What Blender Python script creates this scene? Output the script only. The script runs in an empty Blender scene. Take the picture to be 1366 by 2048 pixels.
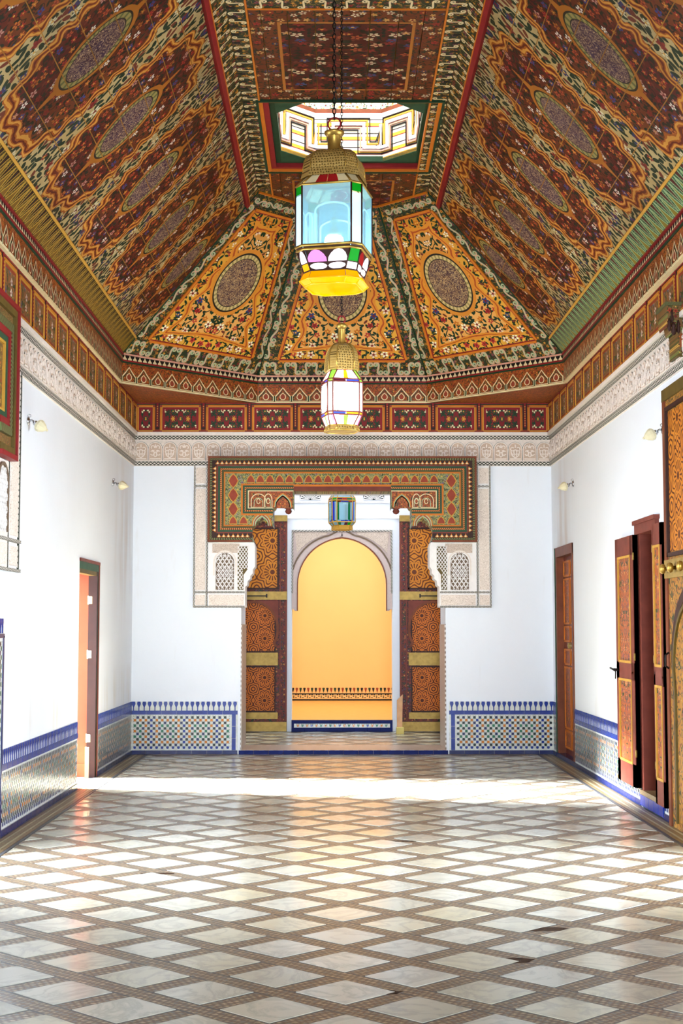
import bpy, math, random
from mathutils import Vector, Matrix
random.seed(7)
PI = math.pi
SC = bpy.context.scene
COL = SC.collection

# ------------------------------------------------------------------ camera, world, lights, exposure
cam = bpy.data.cameras.new('camera')
cam.lens = 50; cam.sensor_fit = 'VERTICAL'; cam.sensor_height = 36; cam.sensor_width = 24
cam.clip_start = 0.05; cam.clip_end = 200
camo = bpy.data.objects.new('camera', cam); COL.objects.link(camo)
camo.location = (0, 0, 1.5)
camo.rotation_euler = (math.radians(90 + 4.583), 0, math.radians(-0.281))
SC.camera = camo
vs = SC.view_settings
vs.view_transform = 'Standard'; vs.look = 'None'; vs.gamma = 1.0; vs.exposure = 1.46
vs.use_curve_mapping = False
cy = SC.cycles
cy.adaptive_threshold = 0.03; cy.max_bounces = 5; cy.diffuse_bounces = 3; cy.glossy_bounces = 2; cy.transmission_bounces = 4; cy.transparent_max_bounces = 8
cy.caustics_reflective = False; cy.caustics_refractive = False

world = bpy.data.worlds.new('World'); SC.world = world; world.use_nodes = True
bg = world.node_tree.nodes['Background']
bg.inputs[0].default_value = (0.88, 0.94, 1.0, 1); bg.inputs[1].default_value = 1.15

def area(name, loc, direction, sx, sy, power, col=(1, 1, 1), spread=180):
    l = bpy.data.lights.new(name, 'AREA'); l.shape = 'RECTANGLE'; l.size = sx; l.size_y = sy
    l.energy = power; l.color = col; l.spread = math.radians(spread)
    o = bpy.data.objects.new(name, l); COL.objects.link(o); o.location = loc
    o.rotation_euler = Vector(direction).to_track_quat('-Z', 'Y').to_euler()
    return o
area('low_sun_small_doorway', (-9.5, 15.0, 4.5), (7.1, -1.30, -3.55), 1.2, 1.2, 1000, (0.90, 0.95, 1.0), 40)
area('sky_small_doorway', (-5.2, 15.2, 2.0), (1, -0.45, -0.12), 1.5, 2.0, 300, (0.80, 0.90, 1))
area('daylight_great_doorway_west', (-3.9, 8.7, 1.9), (1, 0.40, 0.05), 1.8, 3.0, 200, (0.80, 0.90, 1.0))
area('daylight_great_doorway_east', (4.1, 8.7, 1.9), (-1, 0.40, 0.05), 1.8, 3.0, 200, (0.80, 0.90, 1.0))
area('rear_fill_light', (0.1, -4.6, 1.9), (0, 1, 0.055), 1.9, 2.6, 76, (0.82, 0.91, 1.0), 60)  # added fill lamp behind the camera, brightens the end wall and end panels
area('daylight_roof_lantern', (0.13, 13.14, 7.75), (0, 0, -1), 1.3, 1.5, 34, (0.92, 0.97, 1))

# ------------------------------------------------------------------ constants of the room (metres)
XL, XR, YB, YR = -2.387, 2.579, 16.83, -1.6
XC = 0.09

# ------------------------------------------------------------------ material node language
def lin(h):
    h = h.lstrip('#'); r = []
    for i in (0, 2, 4):
        c = int(h[i:i + 2], 16) / 255
        r.append(c / 12.92 if c <= 0.04045 else ((c + 0.055) / 1.055) ** 2.4)
    return (r[0], r[1], r[2], 1.0)
def cc(c): return lin(c) if isinstance(c, str) else c

class X:
    def __init__(s, g, k): s.g = g; s.k = k
    def __add__(a, b): return a.g.m('ADD', a, b)
    def __radd__(a, b): return a.g.m('ADD', b, a)
    def __sub__(a, b): return a.g.m('SUBTRACT', a, b)
    def __rsub__(a, b): return a.g.m('SUBTRACT', b, a)
    def __mul__(a, b): return a.g.m('MULTIPLY', a, b)
    def __rmul__(a, b): return a.g.m('MULTIPLY', b, a)
    def __truediv__(a, b): return a.g.m('DIVIDE', a, b)
    def __lt__(a, b): return a.g.m('LESS_THAN', a, b)
    def __gt__(a, b): return a.g.m('GREATER_THAN', a, b)
    def __pow__(a, b): return a.g.m('POWER', a, b)
    def abs(a): return a.g.m('ABSOLUTE', a)
    def fract(a): return a.g.m('FRACT', a)
    def floor(a): return a.g.m('FLOOR', a)
    def round(a): return a.g.m('ROUND', a)
    def sin(a): return a.g.m('SINE', a)
    def cos(a): return a.g.m('COSINE', a)
    def sqrt(a): return a.g.m('SQRT', a)
    def min(a, b): return a.g.m('MINIMUM', a, b)
    def max(a, b): return a.g.m('MAXIMUM', a, b)
    def inv(a): return a.g.m('SUBTRACT', 1.0, a)

class G:
    def __init__(s, name):
        s.mat = bpy.data.materials.new(name); s.mat.use_nodes = True
        s.t = s.mat.node_tree; s.n = s.t.nodes; s.b = s.n['Principled BSDF']
        s._uv = s._pos = s._obj = None
    def link(s, v, inp):
        if isinstance(v, X): s.t.links.new(v.k, inp)
        else: inp.default_value = v
    def m(s, op, *a):
        n = s.n.new('ShaderNodeMath'); n.operation = op
        for i, v in enumerate(a): s.link(v, n.inputs[i])
        return X(s, n.outputs[0])
    def sep(s, sock):
        n = s.n.new('ShaderNodeSeparateXYZ'); s.t.links.new(sock, n.inputs[0])
        return [X(s, o) for o in n.outputs]
    def comb(s, x, y, z=0.0):
        n = s.n.new('ShaderNodeCombineXYZ')
        for i, v in enumerate((x, y, z)): s.link(v, n.inputs[i])
        return X(s, n.outputs[0])
    def uv(s):
        if not s._uv:
            n = s.n.new('ShaderNodeUVMap'); n.uv_map = 'UVMap'; s._uv = s.sep(n.outputs[0])[:2]
        return s._uv
    def pos(s):
        if not s._pos: s._pos = s.sep(s.n.new('ShaderNodeNewGeometry').outputs['Position'])
        return s._pos
    def obj(s):
        if not s._obj: s._obj = s.sep(s.n.new('ShaderNodeTexCoord').outputs['Object'])
        return s._obj
    def rnd(s): return X(s, s.n.new('ShaderNodeObjectInfo').outputs['Random'])
    def noise(s, vec, sc, det=2.0, rough=0.5, dist=0.0):
        n = s.n.new('ShaderNodeTexNoise'); s.t.links.new(vec.k, n.inputs['Vector'])
        n.inputs['Scale'].default_value = sc; n.inputs['Detail'].default_value = det
        n.inputs['Roughness'].default_value = rough; n.inputs['Distortion'].default_value = dist
        return X(s, n.outputs[0])
    def vor(s, vec, sc, rand=1.0):
        n = s.n.new('ShaderNodeTexVoronoi'); n.voronoi_dimensions = '2D'
        s.t.links.new(vec.k, n.inputs['Vector'])
        n.inputs['Scale'].default_value = sc; n.inputs['Randomness'].default_value = rand
        r = s.sep(n.outputs['Color']); p = s.sep(n.outputs['Position'])
        return X(s, n.outputs['Distance']), r, p
    def mix(s, f, a, b):
        n = s.n.new('ShaderNodeMix'); n.data_type = 'RGBA'; n.clamp_factor = True
        s.link(f, n.inputs[0]); s.link(cc(a), n.inputs[6]); s.link(cc(b), n.inputs[7])
        return X(s, n.outputs[2])
    def ramp(s, f, stops, const=False):
        n = s.n.new('ShaderNodeValToRGB'); e = n.color_ramp.elements
        n.color_ramp.interpolation = 'CONSTANT' if const else 'LINEAR'
        while len(e) < len(stops): e.new(0.5)
        for i, (p, c) in enumerate(stops): e[i].position = p; e[i].color = cc(c)
        s.link(f, n.inputs[0]); return X(s, n.outputs[0])
    def out(s, col, rough=0.5, metal=0.0, bump=None, bs=0.3, bd=0.01, spec=None, coat=None):
        s.link(cc(col), s.b.inputs['Base Color']); s.link(rough, s.b.inputs['Roughness'])
        s.link(metal, s.b.inputs['Metallic'])
        spec = 0.18 if spec is None else spec
        if spec is not None: s.b.inputs['Specular IOR Level'].default_value = spec
        if coat is not None: s.b.inputs['Coat Weight'].default_value = coat
        if bump is not None:
            n = s.n.new('ShaderNodeBump'); n.inputs['Strength'].default_value = bs
            n.inputs['Distance'].default_value = bd; s.link(bump, n.inputs['Height'])
            s.t.links.new(n.outputs[0], s.b.inputs['Normal'])
        return s.mat

def plain(name, col, rough=0.5, metal=0.0, var=0.12, sc=14.0, dark=0.6, bump=0.15, spec=None):
    g = G(name); x, y, z = g.pos(); v = g.comb(x, y, z)
    n = g.noise(v, sc, 2.0)
    c = cc(col); d = tuple(q * dark for q in c[:3]) + (1,)
    hb = g.noise(v, sc * 4, 1.0) if bump >= 0.3 else None
    return g.out(g.mix((n - 0.35) * (var * 5), c, d), rough, metal, bump=hb, bs=bump, bd=0.003, spec=spec)

def floral(g, u, v, sc, bgc, pal, leaf='#16331f', stem='#26361f', fsize=0.30, fdens=0.75, ldens=0.8, lsc=2.1, vines=True, lsize=0.36):
    """painted flowers, leaves and tendrils over a ground colour"""
    vec = g.comb(u, v); col = bgc if isinstance(bgc, X) else cc(bgc)
    if vines:
        n = g.noise(vec, sc * 0.75, 1.0)
        col = g.mix(((n * 3.0).fract() - 0.5).abs() < 0.055, col, stem)
    _, r, p = g.vor(vec, sc * lsc, 0.9)
    lx = (u - p[0]) * (sc * lsc); ly = (v - p[1]) * (sc * lsc)
    a = r[0] * 6.283; ca = a.cos(); sa = a.sin()
    ex = (lx * ca + ly * sa) / lsize; ey = (ly * ca - lx * sa) / (lsize * 0.46)
    msk = ((ex * ex + ey * ey + ex * 0.25) < 1.0) * (r[1] < ldens)
    col = g.mix(msk, col, g.mix(r[2] < 0.8, '#6f3020', leaf))
    _, r, p = g.vor(vec, sc, 0.75)
    lx = (u - p[0]) * sc; ly = (v - p[1]) * sc
    rad = (lx * lx + ly * ly).sqrt(); th = g.m('ARCTAN2', ly, lx)
    R = (r[0] * 0.4 + 0.8) * fsize
    pet = (rad < R * (((th * 5.0 + r[1] * 6.0).cos()) * 0.22 + 0.78)) * (r[1] < fdens)
    k = len(pal); fc = g.ramp(r[2], [(i / k, c) for i, c in enumerate(pal)], True)
    col = g.mix(pet, col, g.mix(((th * 5.0 + r[1] * 6.0).cos() < -0.75), fc, '#5a2418'))
    col = g.mix((rad < R * 0.3) * (r[1] < fdens), col, g.mix(r[0] < 0.5, '#7a1d1a', '#d9a13a'))
    return col

M = {}
def wallmat():
    g = G('white_limewash'); x, y, z = g.pos(); v = g.comb(x, y, z)
    n = g.noise(v, 0.9, 5.0, 0.6); n2 = g.noise(g.comb(x * 2.0, y * 2.0, z * 0.35), 2.2, 4.0, 0.6)
    c = g.mix((n - 0.45) * 0.8, '#eef2f9', '#e2e5ea')
    c = g.mix((n2 - 0.62) * 2.2, c, '#d8cfc8')
    return g.out(c, 0.62, bump=g.noise(v, 7.0, 2.0, 0.6), bs=0.15, bd=0.02)
M['wall'] = wallmat()
def sidewall():                       # the side walls carry damp brown stains near the far corner
    g = G('stained_limewash'); x, y, z = g.pos(); v = g.comb(x, y, z)
    n = g.noise(v, 0.9, 5.0, 0.6); n2 = g.noise(g.comb(x * 2.0, y * 2.6, z * 0.35), 1.7, 4.0, 0.6)
    c = g.mix((n - 0.45) * 0.8, '#eef2f9', '#e2e5ea')
    near = ((y - 16.05).abs() / 0.75).inv().max(0.0) * ((z - 2.5).abs() / 1.1).inv().max(0.0)
    c = g.mix((n2 - 0.40) * 2.4 * near, c, '#b7957d')
    low = ((z - 0.75).abs() / 0.35).inv().max(0.0)
    c = g.mix((n2 - 0.52) * 2.2 * low, c, '#cfc0a4')
    return g.out(c, 0.62, bump=g.noise(v, 7.0, 2.0, 0.6), bs=0.15, bd=0.02)
M['side'] = sidewall()
M['salmon'] = plain('salmon_paint', '#b0533a', 0.7, var=0.15, sc=4)
M['yellow'] = plain('yellow_paint', '#fbcb84', 0.7, var=0.12, sc=1.6, dark=0.85, bump=0.3)
M['plaster'] = plain('old_plaster', '#f0e4d9', 0.75, var=0.2, sc=30, dark=0.75, bump=0.4)
M['plaster_w'] = plain('white_plaster', '#f5f0ec', 0.7, var=0.15, sc=25, dark=0.8, bump=0.3)
M['plaster_dirt'] = plain('brown_plaster_ground', '#7a6654', 0.85, var=0.3, sc=40, dark=0.6, bump=0.4)
M['green_gap'] = plain('dark_green_paint', '#2f5a4c', 0.7)
M['wood'] = plain('brown_wood', '#7a3f24', 0.5, var=0.3, sc=9, dark=0.5)
M['wood_red'] = plain('red_brown_wood', '#7b3a2c', 0.5, var=0.3, sc=9, dark=0.55)
M['wood_dark'] = plain('dark_wood', '#3a2019', 0.5, var=0.3, sc=9, dark=0.5)
M['wood_green'] = plain('green_painted_wood', '#2c5139', 0.5, var=0.3, sc=12, dark=0.5)
M['wood_olive'] = plain('olive_wood', '#655223', 0.5, var=0.3, sc=12, dark=0.5)
M['wood_plain'] = plain('pale_wood', '#d9a679', 0.6, var=0.3, sc=12, dark=0.7)
M['red'] = plain('red_paint', '#8a1f22', 0.5, var=0.2, sc=10)
M['orange'] = plain('orange_paint', '#c9721f', 0.5, var=0.2, sc=10, dark=0.7)
M['gold'] = plain('yellow_ochre_paint', '#c8963a', 0.5, var=0.2, sc=14, dark=0.65)
M['joint'] = plain('ochre_joint_filler', '#9a6a28', 0.6, var=0.4, sc=8, dark=0.5)
M['cream'] = plain('cream_paint', '#e6d3a3', 0.55, var=0.15, sc=16, dark=0.75)
M['pink'] = plain('pink_paint', '#d79c86', 0.55, var=0.15, sc=16, dark=0.7)
M['brownred'] = plain('red_ochre_paint', '#97402a', 0.55, var=0.25, sc=16, dark=0.65)
M['pgreen'] = plain('pale_green_paint', '#a3b48c', 0.55, var=0.2, sc=20, dark=0.7)
M['dgreen'] = plain('deep_green_paint', '#1f3d26', 0.55, var=0.2, sc=20, dark=0.6)
M['black'] = plain('black_paint', '#1b1512', 0.5)
M['brass'] = plain('aged_brass', '#c09a4a', 0.38, 0.75, var=0.35, sc=18, dark=0.45)
M['brassbar'] = plain('dull_brass_sheet', '#a98a48', 0.45, 0.3, var=0.35, sc=18, dark=0.55)
M['iron'] = plain('dark_iron', '#2a2422', 0.45, 0.8)
M['chrome'] = plain('chrome', '#b8bac0', 0.16, 1.0, var=0.05)
M['shade'] = plain('cream_glass_shade', '#ded3ae', 0.35, var=0.1, sc=20, dark=0.85)
def ceramic(n, c): return plain(n, c, 0.22, var=0.3, sc=22, dark=0.6, bump=0.08, spec=0.28)
M['z_white'] = ceramic('white_tile', '#dfe2da'); M['z_blue'] = ceramic('blue_tile', '#10308a')
M['z_navy'] = ceramic('navy_tile', '#10205a'); M['z_black'] = ceramic('black_green_tile', '#0a201f')
M['z_green'] = ceramic('green_tile', '#1f7050'); M['z_orange'] = ceramic('ochre_tile', '#c8761c')
M['z_teal'] = ceramic('teal_tile', '#2c6f86'); M['z_yellow'] = ceramic('yellow_tile', '#e0a43c')
M['z_brown'] = ceramic('brown_tile', '#8a5b38'); M['grout'] = plain('grey_grout', '#a9a397', 0.8)

def marble():
    g = G('polished_marble'); x, y, z = g.pos(); r = g.rnd(); v = g.comb(x + r * 37.0, y, z)
    n = g.noise(v, 3.0, 6.0, 0.6, 1.6); ve = ((n - 0.5).abs() * 14.0).inv().max(0.0)
    c = g.mix(r, '#d8d5c4', '#c8bf9f'); c = g.mix((r * 7.3).fract() * 0.55, c, '#bdc0ba')
    c = g.mix(ve * 0.35, c, '#8f958f')
    return g.out(c, g.noise(v, 6.0, 3.0) * 0.18 + 0.08, bump=g.noise(v, 2.2, 2.0), bs=0.06, bd=0.01, spec=0.5)
M['marble'] = marble()
FPX, FPY, FX0, FY0 = 0.58, 0.531, 0.045, 5.982     # floor lattice: diagonals and one tile centre
def mosaic_floor():
    g = G('floor_mosaic_bands'); x, y, z = g.pos(); v = g.comb(x, y, z)
    p = (x - FX0) / FPX; q = (y - FY0) / FPY
    a = p + q; b = p - q
    def band(s, t):
        e = ((s - s.round()).abs() - 0.35) / 0.15            # 0 at the marble, 1 on the band's middle
        sh = (t * 13.0).fract(); sh2 = (t * 13.0 + 0.5).fract()
        dash = ((e - 0.42).abs() < 0.17) * (sh < 0.62); mid = (e > 0.80) * (sh2 < 0.62)
        return e, dash.max(mid)
    ea, da = band(a, b); eb, db = band(b, a)
    ina = ea > 0.0
    e = g.m('ADD', ea * ina, eb * ina.inv()); d = g.m('ADD', da * ina, db * ina.inv())
    c = g.mix(g.noise(v, 60.0, 2.0), '#55402e', '#735b44')
    c = g.mix(d, c, g.ramp(g.noise(v, 45.0, 0.0), [(0, '#70736c'), (0.45, '#9a8868'), (0.62, '#b3a284')], True))
    c = g.mix(e < 0.20, c, '#33363c')
    return g.out(c, 0.34, bump=d, bs=0.25, bd=0.003, spec=0.4)
M['mosaic'] = mosaic_floor()
def checker_mat(name, c1, c2, p, rough=0.3):
    g = G(name); x, y, z = g.pos()
    u = (x / p).floor(); v = (y / p).floor(); w = (z / p).floor()
    k = ((u + v + w) * 0.5).fract() > 0.25
    return g.out(g.mix(k, c1, c2), rough)
M['ycheck'] = checker_mat('yellow_checker_paving', '#e9a63c', '#f2c777', 0.11)
M['bcheck'] = checker_mat('brown_white_checker_paving', '#a98a70', '#d8cdc4', 0.055)

def carved(name, base, dark, sc=26.0):
    g = G(name); x, y, z = g.obj(); v = g.comb(x, y, z)
    n = g.noise(v, sc, 2.0, 0.5, 1.8)
    r = ((n * 5.0).fract() - 0.5).abs() * 2.0
    return g.out(g.mix((r - 0.62) * 3.0, base, dark), 0.8, bump=r, bs=-0.35, bd=0.006)
M['carved'] = plain('carved_relief_plaster', '#f3e6dc', 0.8, var=0.15, sc=30, dark=0.85, bump=0.3)
M['carved_ground'] = plain('carved_ground_plaster', '#d6bda8', 0.85, var=0.3, sc=40, dark=0.7, bump=0.4)
M['carved_fine'] = carved('fine_carved_plaster', '#d9c6b6', '#8a7260', 40.0)

def rope_mat(name, c1, c2, p=0.03, edge=None):
    g = G(name); u, v = g.uv()
    k = ((u / p + v * 0.8).fract() < 0.5)
    c = g.mix(k, c1, c2)
    if edge: c = g.mix((v - 0.5).abs() > 0.3, c, edge)
    return g.out(c, 0.55, bump=k, bs=0.3, bd=0.004)
M['rope'] = rope_mat('red_yellow_rope_moulding', '#c98a45', '#7b2a1f', 0.025, '#2f4a2c')
M['rope2'] = rope_mat('green_brown_rope_moulding', '#6d7a4a', '#4a2a1c', 0.03)
def guilloche():
    g = G('knotted_dark_band'); u, v = g.uv()
    s = (u * (PI / 0.045)).sin() * 0.30
    a = ((v - 0.5) - s).abs(); b = ((v - 0.5) + s).abs()
    k = a.min(b) < 0.13
    k = k.max((v - 0.5).abs() > 0.42)
    return g.out(g.mix(k, '#e8dfd3', '#3b3d34'), 0.75)
M['knot'] = guilloche()

# --- painted ceiling
EY0, EP = 9.11, 1.385                      # first medallion, spacing along the room
def slope_mat():
    g = G('painted_ceiling_boards'); u, v = g.uv()       # u: metres along the room, v: metres up the slope
    w = g.noise(g.comb(u, v), 7.0, 2.0) - 0.5
    k = ((u - EY0) / EP).round(); du = u - EY0 - k * EP; dv = v - 1.11
    ad = du.abs(); av = dv.abs()
    # ground between cartouches: cream with dark leaves
    cream = g.mix(g.noise(g.comb(u, v), 3.0, 3.0), '#b08840', '#c4b98c')
    cg = floral(g, u * 1.2, v * 0.8, 7.0, cream, ['#2c3a6a', '#d8cfa8', '#8a2a24', '#2c3a6a'], '#16301d', '#2a3a20', 0.30, 0.6, 1.0, 2.2, False, 0.66)
    # cartouche ground: red-brown with flowers
    worn = g.noise(g.comb(u, v), 1.3, 3.0)
    red = g.mix((worn - 0.46) * 4.0, '#5a1913', '#7d4014')
    fr = floral(g, ad * 1.1, v, 10.5, red, ['#ece2d2', '#a92a22', '#c9722a', '#2f4488', '#b5522a', '#c08a7a', '#8a2018', '#a8621c'], '#14281a', '#241a12', 0.35, 0.93, 0.97, 1.6, True, 0.44)
    th = g.m('ARCTAN2', dv, du)
    f = ((ad / 0.565) ** 3.0 + (av / 0.80) ** 3.0) ** 0.33333
    f = f + (th * 18.0).sin() * 0.040 + w * 0.16
    col = g.mix(f < 1.0, cg, fr)
    ring = (f - 0.97).abs()
    col = g.mix(ring < 0.075, col, '#a85a16'); col = g.mix(((ring - 0.045).abs() < 0.014), col, '#d8983c'); col = g.mix(ring < 0.014, col, '#6a2010')
    # medallion
    e = ((ad / 0.215) ** 2.0 + (av / 0.345) ** 2.0).sqrt()
    tip = (ad < (0.62 - av) * 0.16) * (av < 0.60)
    halo = (e + w * 0.12 < 1.16).max(tip)
    col = g.mix(halo, col, '#b8701f')
    col = g.mix((e < 1.0), col, g.mix((th * 30.0).sin() > 0.3, '#a89a58', '#6f7440'))
    col = g.mix(((e - 1.0).abs() < 0.025).max((e - 0.80).abs() < 0.03), col, '#2a241c')
    sc = g.noise(g.comb(u, v * 0.8), 26.0, 2.0, 0.5, 2.4)
    scr = g.mix(((sc * 4.0).fract() - 0.5).abs() < 0.15, g.mix(g.noise(g.comb(u, v), 9.0, 1.0) - 0.1, '#3a2450', '#5c3424'), '#c4a582')
    col = g.mix(e < 0.80, col, scr)
    dirt = g.noise(g.comb(u, v), 0.8, 4.0, 0.6)
    col = g.mix((dirt - 0.45) * 1.5, col, '#3a1c0c')
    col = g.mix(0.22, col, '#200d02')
    return g.out(col, 0.5)
M['slope'] = slope_mat()
def cypress_mat(name, c_bg, c_a, c_b, line):
    g = G(name); u, v = g.uv(); p = 0.155; vn = v / 0.22
    def tri(shift, flip):
        t = ((u / p + shift).fract() - 0.5).abs() * 2.0
        h = (1.0 - vn) if flip else vn
        return t, h
    t, h = tri(0.0, False); t2, h2 = tri(0.5, True)
    s1 = t - (1.0 - h) * 0.62 * ((h * 9.0).sin() * 0.10 + 1.0)
    s2 = t2 - (1.0 - h2) * 0.42
    n = g.noise(g.comb(u, v), 55.0, 1.0)
    col = g.mix(((n * 4.0).fract() - 0.5).abs() < 0.08, c_bg, line)
    col = g.mix(s1 < 0.0, col, c_a); col = g.mix(s1.abs() < 0.09, col, line)
    col = g.mix((s2 < -0.02) * (h2 < 0.8), col, c_b); col = g.mix((s2.abs() < 0.06) * (h2 < 0.85), col, line)
    return g.out(col, 0.5)
M['cypress_gold'] = cypress_mat('gold_cypress_border', '#33270f', '#6f4f16', '#240f0a', '#a8862c')
M['cypress_green'] = cypress_mat('green_cypress_border', '#1f3a20', '#7d6a1c', '#4a1812', '#8fae80')
def endpanel_mat():
    g = G('painted_end_panel'); u, v = g.uv(); w = g.noise(g.comb(u, v), 9.0, 2.0) - 0.5
    au = u.abs()
    hw = 0.745 - (v - 0.235) * 0.275                         # half width of the field
    d = ((hw - au) * 0.96).min((v - 0.235) * 1.0).min((2.0 - v) * 1.0)
    bgc = g.mix(g.noise(g.comb(u, v), 2.0, 2.0), '#d8932c', '#e2b070')
    bgc = g.mix((d < 0.15) * 1.0, bgc, '#d8a038')
    bgc = g.mix((v - 1.2) * 0.9, bgc, '#c07a20')
    col = floral(g, au, v, 7.4, bgc, ['#a01c22', '#efe4c4', '#c9701c', '#2c3c74', '#b83430', '#e3c9a8'], '#12301c', '#1c2a16', 0.31, 0.95, 1.0, 2.05, True, 0.46)
    ph = (au * 3.0 + v * 7.5)
    bd = (d - 0.155 - (ph * 2.4).sin() * 0.030 - w * 0.03).abs()
    col = g.mix(bd < 0.034, col, '#d58a2a'); col = g.mix(bd < 0.008, col, '#a84a1c')
    e = ((u / 0.275) ** 2.0 + ((v - 1.13) / 0.375) ** 2.0).sqrt(); th = g.m('ARCTAN2', (v - 1.13) * 0.73, u)
    col = g.mix(e < 1.16 + w * 0.12, col, '#d0862c')
    col = g.mix(e < 1.0, col, g.mix((th * 34.0).sin() > 0.2, '#cbb47a', '#9a8a54'))
    col = g.mix(((e - 1.0).abs() < 0.03).max((e - 0.82).abs() < 0.025), col, '#221a14')
    sc = g.noise(g.comb(u, v), 30.0, 2.0, 0.5, 2.4)
    scr = g.mix(((sc * 4.0).fract() - 0.5).abs() < 0.15, g.mix(g.noise(g.comb(u, v), 13.0, 1.0) - 0.1, '#2f2740', '#6a3f22'), '#d6b27c')
    col = g.mix(e < 0.82, col, scr)
    return g.out(col, 0.48)
M['endpanel'] = endpanel_mat()
def border_ground():
    g = G('scroll_border_ground'); u, v = g.uv()
    col = floral(g, u, v, 17.0, '#2c2f1c', ['#8a2f2a', '#c98a2c', '#7d4a5a', '#c98a2c'], '#1c3a24', '#8a6a2a', 0.33, 0.8, 0.8, 1.8)
    return g.out(col, 0.5)
M['scrollground'] = border_ground()
def flat_mat():
    g = G('painted_flat_boards'); u, v = g.uv(); w = g.noise(g.comb(u, v), 9.0, 2.0) - 0.5
    au = u.abs()
    red = g.mix((g.noise(g.comb(u, v), 2.4, 3.0) - 0.4) * 2.0, '#4a1610', '#652c12')
    inner = floral(g, au * 1.0, v * 1.4, 7.0, red, ['#8a2a22', '#d8c39c', '#a5522a', '#3c4a78', '#8a2a22', '#c99a70'], '#182616', '#2a2014', 0.33, 0.90, 0.95, 1.8, True, 0.42)
    edge = floral(g, au, v, 11.0, '#6f3414', ['#d8c7a2', '#a02a24', '#35406a', '#d0a25c'], '#1c2f1c', '#33251a', 0.33, 0.75, 0.9, 1.9)
    # panels: cross bands around the roof-lantern opening
    d = (0.74 - au).min((v - 10.33).abs()).min((v - 12.13).abs()).min((v - 14.2).abs())
    col = g.mix(d < 0.22, inner, edge)
    col = g.mix((d - 0.22).abs() < 0.012, col, '#b4722a')
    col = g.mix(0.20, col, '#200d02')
    return g.out(col, 0.5)
M['flat'] = flat_mat()
def zigzag_mat():
    g = G('painted_zigzag_boards'); u, v = g.uv()
    # stepped key pattern: bands run along a square wave
    t = ((u / 0.62).fract()); up = (t - 0.5).abs() < 0.25
    a = ((t - 0.25).abs()).min((t - 0.75).abs()) * 0.62
    d = (v - 0.14 * up) ; dd = d * 1.0
    k = (v * 7.0).fract()
    col = g.ramp(k, [(0, '#f2ecdf'), (0.2, '#8c2f2f'), (0.28, '#e9b93c'), (0.5, '#d8c2d0'), (0.68, '#33302c'), (0.76, '#f0e6cf'), (0.9, '#b9c8d8')], True)
    return g.out(col, 0.5)
M['zigzag'] = zigzag_mat()
def panel_floral(name, bgc, pal, leaf, sc=12.0, mirror=True, fs=0.33):
    g = G(name); u, v = g.uv()
    uu = u.abs() if mirror else u; vv = v.abs() if mirror else v
    return g.out(floral(g, uu + 3.0, vv + 3.0, sc, bgc, pal, leaf, '#2c3a22', fs, 0.85, 0.9, 1.7), 0.45)
M['fr_red'] = panel_floral('frieze_flowers_on_red', '#7a1b1f', ['#e6d9a8', '#1f4a2c', '#c9822c', '#e8cfc0', '#a8242a', '#d8c46a'], '#14361f', 13.0, True, 0.40)
M['fr_olive'] = panel_floral('frieze_flowers_on_ochre', '#8a5a38', ['#e6d9c8', '#5a6a3c', '#b9743c', '#d8c4b8', '#8a3a2a', '#c9b08a', '#55607a'], '#3a4a2c', 11.0, False)
M['grain_red'] = panel_floral('red_ochre_arabesque_ground', '#9c4a22', ['#c0702c', '#6a2a1c', '#7a3a24', '#b8722c'], '#4c3a1c', 26.0, False)
M['portal_green'] = panel_floral('grey_green_arabesque_ground', '#8c8a5c', ['#c9b24a', '#5a6a4a', '#77728c', '#a8a05a'], '#4a5c2c', 24.0, False)
M['bracket'] = panel_floral('painted_bracket_wood', '#7a5a34', ['#a8442c', '#7a8a4a', '#c9a04a', '#6a3a2a'], '#4a4a24', 20.0, False)
M['stile'] = panel_floral('plum_painted_stile', '#6a2c22', ['#8a3a2a', '#3a3a5a', '#a86a3a', '#4a2a3a'], '#241c1c', 20.0, False)
M['shutter'] = panel_floral('shutter_painted_panel', '#a8562c', ['#b9754a', '#7a4a5a', '#c98a5c', '#8a5a4a'], '#5a4a4a', 14.0, True)
M['greatdoor'] = panel_floral('ochre_painted_board', '#a5702a', ['#b98a4a', '#7a5a4a', '#c99a4c', '#8a4a2a'], '#5a4a34', 12.0, False, 0.2)
def burst_mat(name, c1, c2, sc):
    g = G(name); u, v = g.uv(); vec = g.comb(u, v)
    _, r, p = g.vor(vec, sc, 0.0)
    lx = (u - p[0]) * sc; ly = (v - p[1]) * sc
    rad = (lx * lx + ly * ly).sqrt(); th = g.m('ARCTAN2', ly, lx)
    ray = ((th * 16.0).cos() > 0.1) * (rad > 0.12) * (rad < 0.27)
    net = (((th * 8.0).cos() * 0.06 + rad) * 9.0).fract() < 0.4
    k = ray.max(net * (rad > 0.31)).max(rad < 0.075)
    return g.out(g.mix(k, g.mix(g.noise(vec, 5.0, 3.0), c1, '#b0601a'), c2), 0.5, bump=k, bs=0.4, bd=0.006)
M['burst'] = burst_mat('carved_orange_rosettes', '#d68a24', '#5e2c10', 2.3)
M['burst2'] = burst_mat('carved_red_rosettes', '#cf6c22', '#4a2010', 3.2)
M['text'] = carved('carved_inscription', '#f0e2d6', '#ad957f', 40.0)

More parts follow.
